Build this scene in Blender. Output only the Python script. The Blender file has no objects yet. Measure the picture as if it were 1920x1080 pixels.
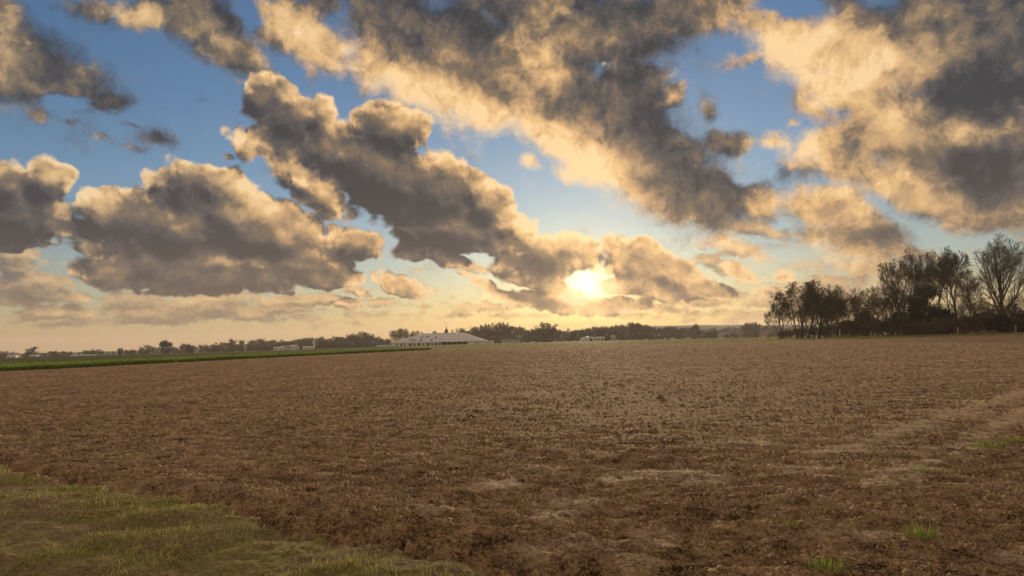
import bpy, bmesh, math, random
import numpy as np
from mathutils import Vector, Matrix

C = bpy.context.scene.collection
R = math.radians

# ------------------------------------------------------------------ camera
F_PX = 1297.0                     # focal length in photo pixels (1920 wide)
ROLL, PITCH = R(1.26), R(4.28)
CAM_Z = 1.7
_f = np.array([0, math.cos(PITCH), math.sin(PITCH)])
_u = np.array([0, -math.sin(PITCH), math.cos(PITCH)])
_r = np.array([1.0, 0, 0])
CR = _r * math.cos(ROLL) - _u * math.sin(ROLL)
CU = _u * math.cos(ROLL) + _r * math.sin(ROLL)
cam_d = bpy.data.cameras.new('camera')
cam = bpy.data.objects.new('camera', cam_d)
C.objects.link(cam)
cam_d.sensor_fit = 'HORIZONTAL'
cam_d.sensor_width = 36.0
cam_d.lens = 36.0 * F_PX / 1920.0
cam_d.clip_start, cam_d.clip_end = 0.1, 60000.0
M4 = Matrix(((CR[0], CU[0], -_f[0], 0), (CR[1], CU[1], -_f[1], 0), (CR[2], CU[2], -_f[2], CAM_Z), (0, 0, 0, 1)))
cam.matrix_world = M4
bpy.context.scene.camera = cam


def direction(px, py):
    """unit world direction towards a photo pixel"""
    d = _f + (px - 960) / F_PX * CR + (540 - py) / F_PX * CU
    return d / np.linalg.norm(d)


def at(px, py, Y):
    """the point at forward distance Y seen at a photo pixel"""
    d = direction(px, py)
    return np.array([0, 0, CAM_Z]) + d * (Y / d[1])


def azel(px, py):
    d = direction(px, py)
    return math.atan2(d[0], d[1]), math.asin(d[2])


# ------------------------------------------------------------------ render settings
sc = bpy.context.scene
sc.view_settings.view_transform = 'Standard'
sc.view_settings.look = 'None'
sc.view_settings.exposure = 0.30
sc.view_settings.gamma = 1.0
sc.view_settings.use_curve_mapping = False
sc.render.engine = 'CYCLES'
sc.cycles.use_adaptive_sampling = True
sc.cycles.adaptive_threshold = 0.02
sc.cycles.adaptive_min_samples = 8
sc.cycles.use_denoising = True
sc.cycles.denoiser = 'OPENIMAGEDENOISE'
sc.cycles.denoising_input_passes = 'RGB_ALBEDO_NORMAL'
sc.cycles.denoising_prefilter = 'ACCURATE'
sc.cycles.max_bounces = 5
sc.cycles.diffuse_bounces = 2
sc.cycles.glossy_bounces = 2
sc.cycles.transparent_max_bounces = 8
sc.cycles.volume_bounces = 1


# ------------------------------------------------------------------ node helper
class NB:
    def __init__(s, tree):
        s.t = tree

    def new(s, typ, **kw):
        n = s.t.nodes.new(typ)
        for k, v in kw.items():
            setattr(n, k, v)
        return n

    def put(s, sock, v):
        if v is None:
            return
        if isinstance(v, bpy.types.NodeSocket):
            s.t.links.new(v, sock)
        else:
            sock.default_value = v

    def m(s, op, a, b=None, c=None, clamp=False):
        n = s.new('ShaderNodeMath', operation=op, use_clamp=clamp)
        s.put(n.inputs[0], a); s.put(n.inputs[1], b); s.put(n.inputs[2], c)
        return n.outputs[0]

    def vm(s, op, a, b=None, c=None):
        n = s.new('ShaderNodeVectorMath', operation=op)
        s.put(n.inputs[0], a)
        if op == 'SCALE':
            s.put(n.inputs[3], b)
        else:
            s.put(n.inputs[1], b); s.put(n.inputs[2], c)
        return n.outputs[1] if op in ('LENGTH', 'DOT_PRODUCT', 'DISTANCE') else n.outputs[0]

    def noise(s, vec, scale, detail=4, rough=0.55, dims='2D', lac=2.0, dist=0.0):
        n = s.new('ShaderNodeTexNoise', noise_dimensions=dims)
        s.put(n.inputs['Vector'], vec)
        n.inputs['Scale'].default_value = scale
        n.inputs['Detail'].default_value = detail
        n.inputs['Roughness'].default_value = rough
        n.inputs['Lacunarity'].default_value = lac
        n.inputs['Distortion'].default_value = dist
        return n

    def vor(s, vec, scale, detail=0, rough=0.5, dims='2D', feature='F1', smooth=0.3):
        n = s.new('ShaderNodeTexVoronoi', voronoi_dimensions=dims, feature=feature)
        s.put(n.inputs['Vector'], vec)
        n.inputs['Scale'].default_value = scale
        n.inputs['Detail'].default_value = detail
        n.inputs['Roughness'].default_value = rough
        if feature == 'SMOOTH_F1':
            n.inputs['Smoothness'].default_value = smooth
        return n

    def mr(s, v, a, b, c=0.0, d=1.0, smooth=True):
        n = s.new('ShaderNodeMapRange', interpolation_type='SMOOTHSTEP' if smooth else 'LINEAR')
        s.put(n.inputs[0], v)
        for i, q in enumerate((a, b, c, d)):
            s.put(n.inputs[1 + i], q)
        return n.outputs[0]

    def ramp(s, v, stops, interp='LINEAR'):
        n = s.new('ShaderNodeValToRGB')
        cr = n.color_ramp
        cr.interpolation = interp
        while len(cr.elements) < len(stops):
            cr.elements.new(0.5)
        for e, (p, col) in zip(cr.elements, stops):
            e.position = p
            e.color = tuple(col) + (1,)
        s.put(n.inputs[0], v)
        return n.outputs[0]

    def mix(s, f, a, b, blend='MIX'):
        n = s.new('ShaderNodeMix', data_type='RGBA', blend_type=blend)
        s.put(n.inputs[0], f)
        for sock, v in ((n.inputs[6], a), (n.inputs[7], b)):
            s.put(sock, v if isinstance(v, bpy.types.NodeSocket) else tuple(v) + (1,))
        return n.outputs[2]

    def comb(s, x, y, z=0.0):
        n = s.new('ShaderNodeCombineXYZ')
        s.put(n.inputs[0], x); s.put(n.inputs[1], y); s.put(n.inputs[2], z)
        return n.outputs[0]


# ------------------------------------------------------------------ sky: clear-sky model + cloud fields
def ellipse(x, y, rx, ry, rot):
    """cloud lump measured in the photo -> azimuth / elevation ellipse"""
    a0, e0 = azel(x, y)
    t = R(rot)
    a1, e1 = azel(x + 4 * math.cos(t), y + 4 * math.sin(t))
    a2, e2 = azel(x - 4 * math.sin(t), y + 4 * math.cos(t))
    s1 = math.hypot(a1 - a0, e1 - e0) / 4
    s2 = math.hypot(a2 - a0, e2 - e0) / 4
    return (a0, e0), (rx * s1, ry * s2), math.atan2(e1 - e0, a1 - a0)


def lumps(nb, vec, blobs, k=0.12, grow=1.0, additive=False):
    """union of soft cones, 1 in a lump's middle and 0 at its rim"""
    acc = None
    for (x, y, rx, ry, rot, amp) in blobs:
        (a, e), (sx, sy), th = ellipse(x, y, rx * grow, ry * grow, rot)
        mp = nb.new('ShaderNodeMapping', vector_type='TEXTURE')
        nb.put(mp.inputs[0], vec)
        mp.inputs[1].default_value = (a, e, 0)
        mp.inputs[2].default_value = (0, 0, th)
        mp.inputs[3].default_value = (sx, sy, 1)
        g = nb.new('ShaderNodeTexGradient', gradient_type='SPHERICAL')
        nb.t.links.new(mp.outputs[0], g.inputs[0])
        v = g.outputs[1]
        if additive:
            acc = nb.m('MULTIPLY', v, amp) if acc is None else nb.m('MULTIPLY_ADD', v, amp, acc)
        else:
            if amp != 1.0:
                v = nb.m('MULTIPLY', v, amp)
            acc = v if acc is None else nb.m('SMOOTH_MAX', acc, v, k)
    return acc


# high soft clouds of the upper half
HIGH = [
    (20, 110, 150, 100, 20, 1), (110, 150, 140, 75, 10, 1), (200, 195, 75, 26, -5, .8), (0, 40, 60, 90, 0, 1), (70, 220, 40, 25, 20, .6),
    (305, 262, 62, 22, 12, .62), (130, 236, 50, 12, 10, .45), (380, 184, 55, 15, 10, .45), (255, 240, 60, 10, 15, .42), (260, 276, 50, 12, 5, .45), (190, 262, 50, 10, 15, .42),
    (265, 36, 65, 34, -10, .9), (385, 40, 120, 75, 20, 1), (440, 95, 90, 55, 40, .9), (500, 150, 90, 34, 52, .7), (290, 5, 70, 20, 0, .55), (170, 12, 110, 24, 5, .55),
    (545, 55, 80, 60, 20, 1), (590, 90, 75, 50, 30, 1), (500, 20, 50, 34, 20, .8), (580, 140, 22, 40, 30, .55), (600, 20, 60, 40, 0, .8),
    (740, 50, 130, 105, 10, 1), (700, 110, 75, 70, 0, .8), (800, 140, 140, 95, 25, 1), (900, 120, 170, 130, 20, 1.1), (1020, 170, 170, 110, 30, 1.1), (1130, 60, 190, 80, 0, 1.1),
    (1290, 25, 170, 65, -6, 1.05), (1000, 0, 200, 60, 0, 1), (1080, 240, 190, 95, 40, 1.1), (1170, 190, 100, 110, 20, 1.1), (1225, 300, 180, 105, 38, 1.2),
    (1300, 370, 185, 78, 8, 1.1), (1420, 310, 75, 38, -25, .8), (1370, 270, 70, 40, 10, .9), (1325, 205, 22, 40, -10, .6), (1260, 185, 32, 32, 0, .8), (1440, 385, 45, 38, 0, .75), (985, 305, 30, 24, 0, .6), (1060, 320, 60, 30, 20, .6),
    (1430, 35, 90, 45, 10, .75), (1500, 80, 120, 85, 20, .9), (1600, 90, 150, 120, 20, 1), (1750, 70, 190, 120, 0, 1.1), (1900, 70, 150, 190, 0, 1.1), (1405, 108, 70, 20, -15, .6),
    (1560, 180, 110, 75, 30, .9), (1660, 220, 140, 110, 30, 1.05), (1800, 270, 190, 130, 10, 1.2), (1790, 360, 190, 70, 5, 1.15), (1860, 400, 120, 45, 5, .9), (1930, 300, 140, 160, 0, 1.1),
    (1560, 270, 90, 60, -20, .85), (1450, 275, 55, 50, 20, .7), (1600, 310, 130, 60, 15, .9), (1690, 340, 110, 60, 20, .9), (1490, 230, 26, 20, 0, .6), (1530, 320, 90, 40, 0, .6),
    (1560, 400, 100, 60, 10, 1), (1620, 440, 100, 62, 22, 1), (1690, 470, 75, 26, 10, .75), (1520, 450, 70, 40, 0, .7), (1600, 500, 160, 34, 5, .55), (1570, 370, 70, 34, 0, .8), (1360, 458, 45, 18, 20, .5), (1420, 480, 55, 22, 20, .5),
]
HIGH_HOLE = [(1490, 22, 80, 34, 15, .6), (1422, 308, 50, 34, -30, .7), (480, 20, 40, 24, 30, .6), (125, 195, 50, 20, 0, .5), (1550, 190, 60, 20, 40, .35)]
HIGH_WARM = [
    (15, 30, 45, 70, 0, .7), (20, 90, 60, 60, 0, .3), (268, 36, 60, 40, 0, .6), (555, 85, 110, 60, 30, .75), (500, 15, 60, 40, 0, .6), (600, 30, 50, 60, 0, .6),
    (780, 185, 150, 60, 28, .85), (880, 220, 150, 60, 28, .9), (990, 290, 150, 60, 38, 1.0), (1090, 340, 130, 70, 40, 1.1), (1010, 110, 75, 75, 20, .8), (810, 70, 80, 26, 35, .55), (960, 70, 40, 30, 0, .4), (1040, 130, 40, 45, 0, .6),
    (1130, 290, 110, 70, 50, .55), (670, 110, 50, 50, 0, .5), (1260, 182, 30, 24, 0, .7), (1240, 60, 22, 20, 0, .35), (1040, 5, 60, 24, 0, .6),
    (1480, 80, 170, 110, 20, .85), (1600, 120, 170, 90, 20, .8), (1560, 200, 120, 80, 30, .8), (1660, 110, 120, 50, 10, .4), (1770, 20, 110, 35, 0, .5), (1690, 200, 60, 60, 0, .5), (1810, 245, 60, 28, 5, .75), (1770, 120, 60, 30, -30, .45), (1900, 225, 60, 22, -15, .4),
    (1480, 270, 80, 60, 0, .8), (1560, 320, 170, 50, 20, .7), (1690, 310, 90, 80, 40, .55), (1720, 385, 100, 40, 10, .8), (1560, 380, 90, 50, 0, .6), (1540, 460, 90, 50, 0, .7), (1600, 500, 200, 40, 0, .45), (1640, 405, 30, 26, 20, .6), (1430, 390, 40, 40, 0, .5), (1370, 460, 60, 30, 0, .7), (1430, 480, 60, 30, 0, .7), (1395, 320, 35, 30, 0, .4),
]
HIGH_DARK = [(300, 262, 70, 30, 0, .5), (200, 195, 90, 40, 0, .4), (150, 240, 90, 30, 0, .4), (1330, 40, 170, 70, 0, .5), (1300, 350, 170, 110, 15, .55), (880, 20, 220, 55, 5, .5), (1200, 110, 90, 80, 0, .4), (1190, 230, 80, 90, 30, .4), (1860, 160, 110, 70, 0, .7), (1830, 340, 160, 80, 0, .7), (1890, 20, 60, 50, 0, .4), (90, 170, 130, 80, 10, .45), (400, 50, 110, 60, 30, .3), (1600, 430, 60, 30, 10, .3), (1650, 470, 80, 40, 10, .55), (1570, 290, 60, 24, 20, .35), (1750, 150, 60, 40, 0, .35), (760, 40, 90, 60, 0, .35)]
# cumulus banks of the middle band
CUMUL = [(970, 490, 55, 24, 0, .8), (1012, 514, 55, 20, 0, .8), (1232, 540, 60, 20, 0, .85), (230, 508, 120, 34, 4, .95), (620, 522, 90, 20, 0, .9), (360, 535, 220, 16, 1, .75), 
    (50, 400, 125, 62, 12, 1.1), (90, 335, 60, 50, 0, 1), (20, 350, 60, 60, 0, 1), (130, 425, 75, 32, 8, .9), (10, 460, 80, 26, 0, .6), (80, 462, 60, 14, 0, .5),
    (195, 395, 62, 55, 0, .9), (250, 400, 90, 55, 10, 1), (345, 365, 78, 68, 0, 1.05), (415, 350, 60, 55, 0, 1), (305, 330, 20, 24, 0, .6), (330, 430, 190, 70, 8, 1.1), (450, 420, 130, 80, 20, 1.1), (530, 440, 110, 68, 30, 1), (570, 475, 90, 42, 0, .9), (245, 360, 24, 16, 0, .6),
    (400, 512, 260, 40, 2, 1), (410, 480, 180, 44, 3, 1.05), (560, 500, 90, 34, 0, .95), (600, 360, 100, 50, 30, .8), (280, 490, 130, 45, 10, .95), (590, 515, 100, 24, 0, .9), (170, 470, 70, 26, 15, .6), (310, 548, 80, 12, 2, .55), (540, 548, 40, 8, 0, .45), (210, 530, 40, 36, 0, .55),
    (500, 190, 70, 55, 50, .9), (545, 225, 95, 62, 25, 1), (605, 210, 36, 40, 0, .9), (465, 275, 34, 38, 0, .75), (540, 275, 120, 42, 10, .95), (640, 290, 130, 62, 20, 1.1), (735, 245, 78, 56, 0, 1.1), (775, 238, 34, 36, 0, .9), (690, 225, 40, 26, 0, .7),
    (720, 330, 170, 75, 25, 1.2), (820, 360, 110, 75, 30, 1.15), (830, 310, 34, 26, 0, .8), (890, 345, 52, 36, 20, .9), (910, 385, 62, 56, 20, 1.1), (850, 425, 150, 58, 5, 1.2), (945, 410, 36, 40, 0, .85), (560, 320, 130, 34, 25, .7), (430, 290, 40, 10, 15, .45),
    (795, 470, 90, 26, 0, .8), (665, 455, 75, 36, 15, .9), (850, 492, 60, 18, 0, .7), (620, 430, 30, 20, 0, .5), (690, 480, 40, 14, 0, .55), (640, 500, 40, 26, 0, .6),
    (1035, 475, 105, 42, 6, 1.1), (1060, 452, 42, 28, 0, .9), (1105, 480, 36, 30, 0, .8), (985, 440, 34, 26, 20, .7), (1000, 500, 80, 18, 0, .7), (965, 520, 90, 24, 25, .7), (1030, 535, 70, 26, 10, .85), (1020, 562, 90, 26, 6, .85), (900, 528, 50, 14, 20, .65), (940, 550, 60, 14, 15, .6), (970, 574, 22, 8, 0, .5), (1085, 572, 44, 16, 0, .6),
    (1200, 495, 80, 52, 10, 1.1), (1200, 465, 42, 30, 0, .9), (1150, 465, 34, 26, 0, .8), (1265, 515, 62, 36, 15, .9), (1185, 535, 70, 28, 0, .8), (1145, 575, 90, 22, -4, .75), (1320, 545, 90, 22, 4, .8), (1270, 550, 90, 18, 0, .75), (1390, 515, 55, 20, 20, .7), (1450, 545, 70, 22, 0, .55), (1465, 520, 45, 26, 0, .5),
    (755, 540, 70, 26, 14, .8), (700, 520, 24, 20, 0, .5), (680, 552, 40, 11, 5, .55), (800, 546, 40, 11, 8, .5), (640, 570, 50, 13, 0, .55),
]
CUMUL_WARM = [(110, 320, 45, 40, 0, .5), (185, 385, 45, 50, 0, .55), (455, 340, 60, 40, 0, .6), (480, 380, 60, 26, 40, .5), (560, 420, 70, 60, 40, .6), (325, 405, 50, 20, 10, .5), (460, 400, 60, 26, 10, .4), (470, 262, 45, 40, 0, .8), (615, 205, 36, 40, 0, .6), (520, 310, 110, 30, 20, .8), (590, 340, 90, 26, 30, .8), (500, 497, 140, 9, 2, .6), (210, 530, 50, 50, 0, .5), (380, 490, 70, 40, 30, .25), (760, 215, 50, 30, 0, .4), (830, 300, 40, 24, 0, .5), (910, 350, 50, 36, 20, .4), (660, 425, 80, 24, 15, .5),
              (1000, 430, 80, 26, 20, .8), (1060, 430, 80, 16, 20, .6), (1100, 530, 70, 40, 0, 1.2), (1180, 540, 110, 50, 0, .55), (900, 545, 90, 50, 0, .6), (1250, 520, 120, 80, 0, .2), (750, 530, 90, 40, 0, .4), (60, 520, 60, 30, 0, .4), (1450, 530, 100, 60, 0, .5)]
CUMUL_DARK = [(50, 400, 110, 55, 10, .5), (340, 370, 80, 50, 0, .4), (800, 370, 200, 90, 20, .35), (560, 235, 90, 60, 30, .2), (1030, 490, 90, 30, 0, .3), (440, 460, 150, 50, 0, .2)]
# low far banks over the horizon
LOW = [(1420, 432, 70, 20, 10, .7), (1380, 472, 70, 18, 10, .65), (1330, 492, 50, 14, 0, .6), (20, 478, 80, 18, 0, .7), (650, 540, 50, 14, 0, .6), (880, 502, 60, 14, 10, .6), (560, 560, 80, 10, 0, .6), (1560, 560, 90, 14, 0, .6), (250, 560, 120, 16, 0, .6), (500, 600, 140, 10, 0, .5), (900, 575, 90, 12, 0, .55), (980, 592, 120, 8, 0, .5), (1180, 590, 110, 9, 0, .5), (1420, 600, 90, 10, 0, .5), (720, 565, 60, 12, 0, .5), (20, 560, 60, 16, 0, .7), (1350, 510, 40, 14, 10, .6), (1500, 590, 120, 14, 0, .5), (30, 600, 90, 8, 0, .4), (30, 500, 60, 24, 5, .9), (60, 535, 90, 34, 5, .9), (110, 585, 90, 20, 0, .9), (70, 520, 40, 24, 20, .7), (150, 555, 50, 14, 10, .6), (300, 585, 110, 24, 0, .9), (390, 575, 110, 28, 0, .9), (470, 590, 90, 20, 0, .75), (540, 575, 80, 22, 0, .7), (625, 568, 55, 14, 0, .9), (430, 555, 60, 16, 0, .55), (120, 608, 110, 10, 0, .5), (260, 602, 80, 8, 0, .5), (860, 590, 120, 10, 0, .35), (600, 605, 160, 10, 0, .35), (1330, 560, 130, 14, 0, .6), (1380, 590, 120, 16, 0, .4), (1250, 580, 120, 14, 0, .5), (200, 520, 60, 30, 10, .6), (1480, 570, 120, 20, 0, .6), (1560, 530, 140, 40, 0, .5), (690, 590, 110, 12, 0, .4), (780, 575, 90, 9, 0, .35), (1700, 530, 160, 40, 0, .4)]

SUN_AZ, SUN_EL = azel(1100, 534)
SKY_STRENGTH = 0.1

world = bpy.data.worlds.new('World')
sc.world = world
world.use_nodes = True
wt = world.node_tree
wt.nodes.clear()
world.cycles.sampling_method = 'MANUAL'
world.cycles.sample_map_resolution = 512


def field_group(name, blobs, holes, warp1, warp2, noise, billow, everywhere, k=0.12, stretch=None):
    g = bpy.data.node_groups.new(name, 'ShaderNodeTree')
    g.interface.new_socket('Vector', in_out='INPUT', socket_type='NodeSocketVector')
    g.interface.new_socket('Density', in_out='OUTPUT', socket_type='NodeSocketFloat')
    nb = NB(g)
    gi, go = g.nodes.new('NodeGroupInput'), g.nodes.new('NodeGroupOutput')
    P = gi.outputs[0]
    w1 = nb.noise(P, warp1[0], 2, .5).outputs[1]
    w2 = nb.noise(P, warp2[0], 4, .6).outputs[1]
    o = nb.vm('SCALE', nb.vm('SUBTRACT', w1, (.5, .5, .5)), warp1[1])
    o = nb.vm('ADD', o, nb.vm('SCALE', nb.vm('SUBTRACT', w2, (.5, .5, .5)), warp2[1]))
    Pw = nb.vm('MULTIPLY', nb.vm('ADD', P, o), (1, 1, 0))
    f = lumps(nb, Pw, blobs, k=k, grow=1.28)
    # the same kind of sky goes on all round, outside the measured part
    sp = nb.new('ShaderNodeSeparateXYZ'); nb.put(sp.inputs[0], P)
    far = nb.m('MAXIMUM', nb.mr(nb.m('ABSOLUTE', sp.outputs[0]), .66, .82), nb.mr(sp.outputs[1], .47, .6))
    lowcut = nb.mr(sp.outputs[1], everywhere[2], everywhere[3])
    gen = nb.noise(Pw, everywhere[0], 3, .5).outputs[0]
    gen = nb.mr(gen, everywhere[1], everywhere[1] + .28, 0, .9, smooth=False)
    f = nb.m('MAXIMUM', f, nb.m('MULTIPLY', gen, nb.m('MULTIPLY', far, lowcut)))
    if holes:
        f = nb.m('SUBTRACT', f, lumps(nb, Pw, holes, additive=True, grow=1.2))
    n = nb.noise(nb.vm('MULTIPLY', Pw, stretch) if stretch else Pw, noise[0], noise[3], noise[2]).outputs[0]
    amp = noise[1] if not stretch else nb.m('MULTIPLY', nb.mr(sp.outputs[1], .20, .12), noise[1])
    f = nb.m('MULTIPLY_ADD', nb.m('SUBTRACT', n, .5), amp, f)
    if billow:
        v = nb.vor(Pw, billow[0], 2, .5).outputs['Distance']
        f = nb.m('MULTIPLY_ADD', nb.m('SUBTRACT', .42, v), billow[1], f)
    nb.put(go.inputs[0], f)
    return g


def build_sky():
    nb = NB(wt)
    tc = nb.new('ShaderNodeTexCoord')
    D = nb.vm('NORMALIZE', tc.outputs['Generated'])
    sp = nb.new('ShaderNodeSeparateXYZ'); nb.put(sp.inputs[0], D)
    az = nb.m('ARCTAN2', sp.outputs[0], sp.outputs[1])
    el = nb.m('ARCSINE', sp.outputs[2])
    P = nb.comb(az, el)
    sky = nb.new('ShaderNodeTexSky', sky_type='NISHITA')
    sky.sun_disc = False
    sky.sun_elevation = SUN_EL
    sky.sun_rotation = SUN_AZ
    sky.altitude = 50
    sky.air_density, sky.dust_density, sky.ozone_density = SKY_AIR
    sund = Vector(direction(1100, 534))
    cosg = nb.vm('DOT_PRODUCT', D, tuple(sund))
    ang = nb.m('ARCCOSINE', nb.m('MINIMUM', cosg, 0.999999))
    # clear sky, with the bright band of hazy air along the horizon
    base = nb.vm('MULTIPLY', nb.vm('SCALE', sky.outputs[0], SKY_STRENGTH), SKY_TINT)
    hz = nb.m('EXPONENT', nb.m('DIVIDE', nb.m('MAXIMUM', el, 0.0), -0.07))
    prox = nb.m('EXPONENT', nb.m('DIVIDE', ang, -0.30))
    hzcol = nb.mix(prox, (.475, .285, .165), (.78, .385, .105))
    clear = nb.mix(nb.m('MULTIPLY', hz, .93), base, hzcol)
    glow1 = nb.m('EXPONENT', nb.m('DIVIDE', ang, -0.12))
    clear = nb.vm('ADD', clear, nb.vm('SCALE', (.06, .042, .022), glow1))
    col = clear

    # direction of the light within the sky: up and towards the sun
    def layer(col, grp, blobsW, blobsD, delta, edge, core, gains, ramp, warpamt, opac=1.0, hazef=0.0, rimr=(-.1, .1, .8), trans=None, fine=None, fall=None):
        if fine:
            fw = nb.vm('ADD', P, nb.vm('SCALE', nb.vm('SUBTRACT', nb.noise(P, fine[0] * .8, 4, .6).outputs[1], (.5, .5, .5)), .9 / fine[0]))
            fd = tuple(c / fine[0] * .30 for c in fine[1])
            if fine[3]:
                q1 = nb.vor(fw, fine[0], 3, .6).outputs['Distance']; q2 = nb.vor(nb.vm('ADD', fw, fd), fine[0], 3, .6).outputs['Distance']
                finerel = nb.m('SUBTRACT', q2, q1)
            else:
                q1 = nb.noise(fw, fine[0], 8, .66).outputs[0]; q2 = nb.noise(nb.vm('ADD', fw, fd), fine[0], 8, .66).outputs[0]
                finerel = nb.m('SUBTRACT', q1, q2)
        g1 = nb.new('ShaderNodeGroup', node_tree=grp); nb.put(g1.inputs[0], P)
        g2 = nb.new('ShaderNodeGroup', node_tree=grp); nb.put(g2.inputs[0], nb.vm('ADD', P, delta))
        f1, f2 = g1.outputs[0], g2.outputs[0]
        alpha = nb.mr(f1, edge[0], edge[1])
        thick = nb.mr(f1, edge[0], core, smooth=False)
        rel = nb.m('SUBTRACT', f1, f2)
        wn = nb.noise(P, 26, 5, .6)
        Pw = nb.vm('MULTIPLY', nb.vm('ADD', P, nb.vm('SCALE', nb.vm('SUBTRACT', wn.outputs[1], (.5, .5, .5)), warpamt)), (1, 1, 0))
        warm = nb.m('MINIMUM', lumps(nb, Pw, blobsW, additive=True, grow=1.25), .95) if blobsW else 0.0
        dark = lumps(nb, Pw, blobsD, additive=True, grow=1.25) if blobsD else 0.0
        edgeb = nb.m('MULTIPLY', nb.m('POWER', nb.m('SUBTRACT', 1.0, thick, clamp=True), 1.6), nb.mr(rel, rimr[0], rimr[1], rimr[2], 1.0))
        if fall:
            edgeb = nb.m('MULTIPLY', edgeb, nb.mr(ang, fall[0], fall[1], 1.0, fall[2]))
        L = nb.m('MULTIPLY_ADD', edgeb, gains[0], gains[3])
        L = nb.m('MULTIPLY_ADD', rel, gains[1], L)
        L = nb.m('MULTIPLY_ADD', nb.m('SUBTRACT', wn.outputs[0], .5), gains[4], L)
        L = nb.m('MULTIPLY_ADD', warm, gains[2], L)
        L = nb.m('SUBTRACT', L, nb.m('MULTIPLY', dark, .34))
        L = nb.m('MULTIPLY_ADD', nb.m('EXPONENT', nb.m('DIVIDE', ang, -0.10)), .3, L)
        if fine:
            L = nb.m('MULTIPLY_ADD', finerel, nb.m('MULTIPLY_ADD', nb.m('SUBTRACT', 1.0, thick, clamp=True), fine[2] * .8, fine[2] * fine[4]), L)
        # clouds across the sky from the sun are lit from the front
        L = nb.m('MULTIPLY_ADD', nb.mr(ang, 1.0, 2.4), .34, L)
        L = nb.m('ADD', L, 0.0, clamp=True)
        cc = nb.ramp(L, ramp)
        # clouds near the sun are brighter; those far from it bluer
        k = nb.m('MULTIPLY_ADD', nb.m('EXPONENT', nb.m('DIVIDE', ang, -0.13)), .45, .92)
        cc = nb.vm('SCALE', cc, k)
        cool = nb.mr(ang, .30, .72)
        cc = nb.mix(nb.m('MULTIPLY', cool, .75), cc, nb.vm('MULTIPLY', cc, (.90, 1.0, 1.13)))
        # air between
        h2 = nb.m('EXPONENT', nb.m('DIVIDE', nb.m('MAXIMUM', el, 0.0), -0.06))
        cc = nb.mix(nb.m('MULTIPLY_ADD', h2, .45, hazef, clamp=True), cc, hzcol)
        a_ = nb.m('MULTIPLY', alpha, opac)
        if trans is not None:
            trans.append(a_)
        return nb.mix(a_, col, cc)

    ramp = [(0.0, (.046, .046, .052)), (.2, (.092, .082, .079)), (.40, (.195, .140, .094)), (.60, (.46, .29, .150)), (.80, (.70, .43, .195)), (1.0, (.86, .585, .305))]
    lowg = field_group('far_banks', LOW, None, (9, .02), (50, .012), (34, .95, .62, 7), None, (9, .42, -.01, .05), stretch=(1, 2.1, 1))
    highg = field_group('high_clouds', HIGH, HIGH_HOLE, (7, .035), (38, .020), (13, .80, .68, 9), None, (4.5, .38, .18, .35), k=.16)
    cumg = field_group('cumulus', CUMUL, None, (10, .02), (55, .010), (22, .27, .60, 8), (24, .26), (7, .45, .04, .1))
    tr_ = []
    col = layer(col, lowg, None, [], (.004, .012, 0), (.12, .42), 1.0, (.42, .9, 0, .24, .35), ramp, .01, .88, .06)
    col = layer(col, highg, HIGH_WARM, HIGH_DARK, (-.020, -.042, 0), (.13, .56), 1.0, (.27, .34, .60, .20, .46), ramp, .05, fall=(.42, .62, .12), fine=(17, (-.4, -.92, 0), 1.3, False, .50))
    col = layer(col, cumg, CUMUL_WARM, CUMUL_DARK, (.010, .022, 0), (.15, .29), .66, (.88, .62, .58, .13, .24), ramp, .03, rimr=(-.16, .14, .12), trans=tr_, fine=(30, (.35, .94, 0), .55, True, .24))
    # the sun itself, veiled: bright core in the gap between the banks
    g = nb.m('EXPONENT', nb.m('MULTIPLY', nb.m('MULTIPLY', ang, ang), -1 / (.026 ** 2)))
    g = nb.m('MULTIPLY', g, nb.m('SUBTRACT', 1.0, nb.m('MULTIPLY', tr_[0], .93)))
    col = nb.vm('ADD', col, nb.vm('SCALE', (.85, .68, .40), g))
    g3 = nb.m('EXPONENT', nb.m('DIVIDE', ang, -0.045))
    col = nb.vm('ADD', col, nb.vm('SCALE', (.15, .092, .034), g3))
    bg = nb.new('ShaderNodeBackground')
    nb.put(bg.inputs[0], nb.vm('SCALE', col, 1.0 / SKY_STRENGTH))
    bg.inputs[1].default_value = SKY_STRENGTH
    out = nb.new('ShaderNodeOutputWorld')
    wt.links.new(bg.outputs[0], out.inputs[0])


SKY_AIR = (1.0, .25, 1.5)
SKY_TINT = (.64, .86, 1.20)
build_sky()

sun_d = bpy.data.lights.new('sun', 'SUN')
sun_d.energy = 2.4
sun_d.angle = R(2.5)
sun_d.color = (1.0, .78, .5)
sun = bpy.data.objects.new('sun', sun_d)
C.objects.link(sun)
sun.rotation_euler = Vector(direction(1100, 534)).to_track_quat('Z', 'Y').to_euler()


# ------------------------------------------------------------------ numpy noise
def _hash(ix, iy, seed):
    h = (ix.astype(np.int64) * 374761393 + iy.astype(np.int64) * 668265263 + seed * 1274126177) & 0xFFFFFFFF
    h = ((h ^ (h >> 13)) * 1274126177) & 0xFFFFFFFF
    h = ((h ^ (h >> 16)) * 2246822519) & 0xFFFFFFFF
    return ((h ^ (h >> 15)) & 0xFFFFFF) / float(0xFFFFFF)


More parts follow.
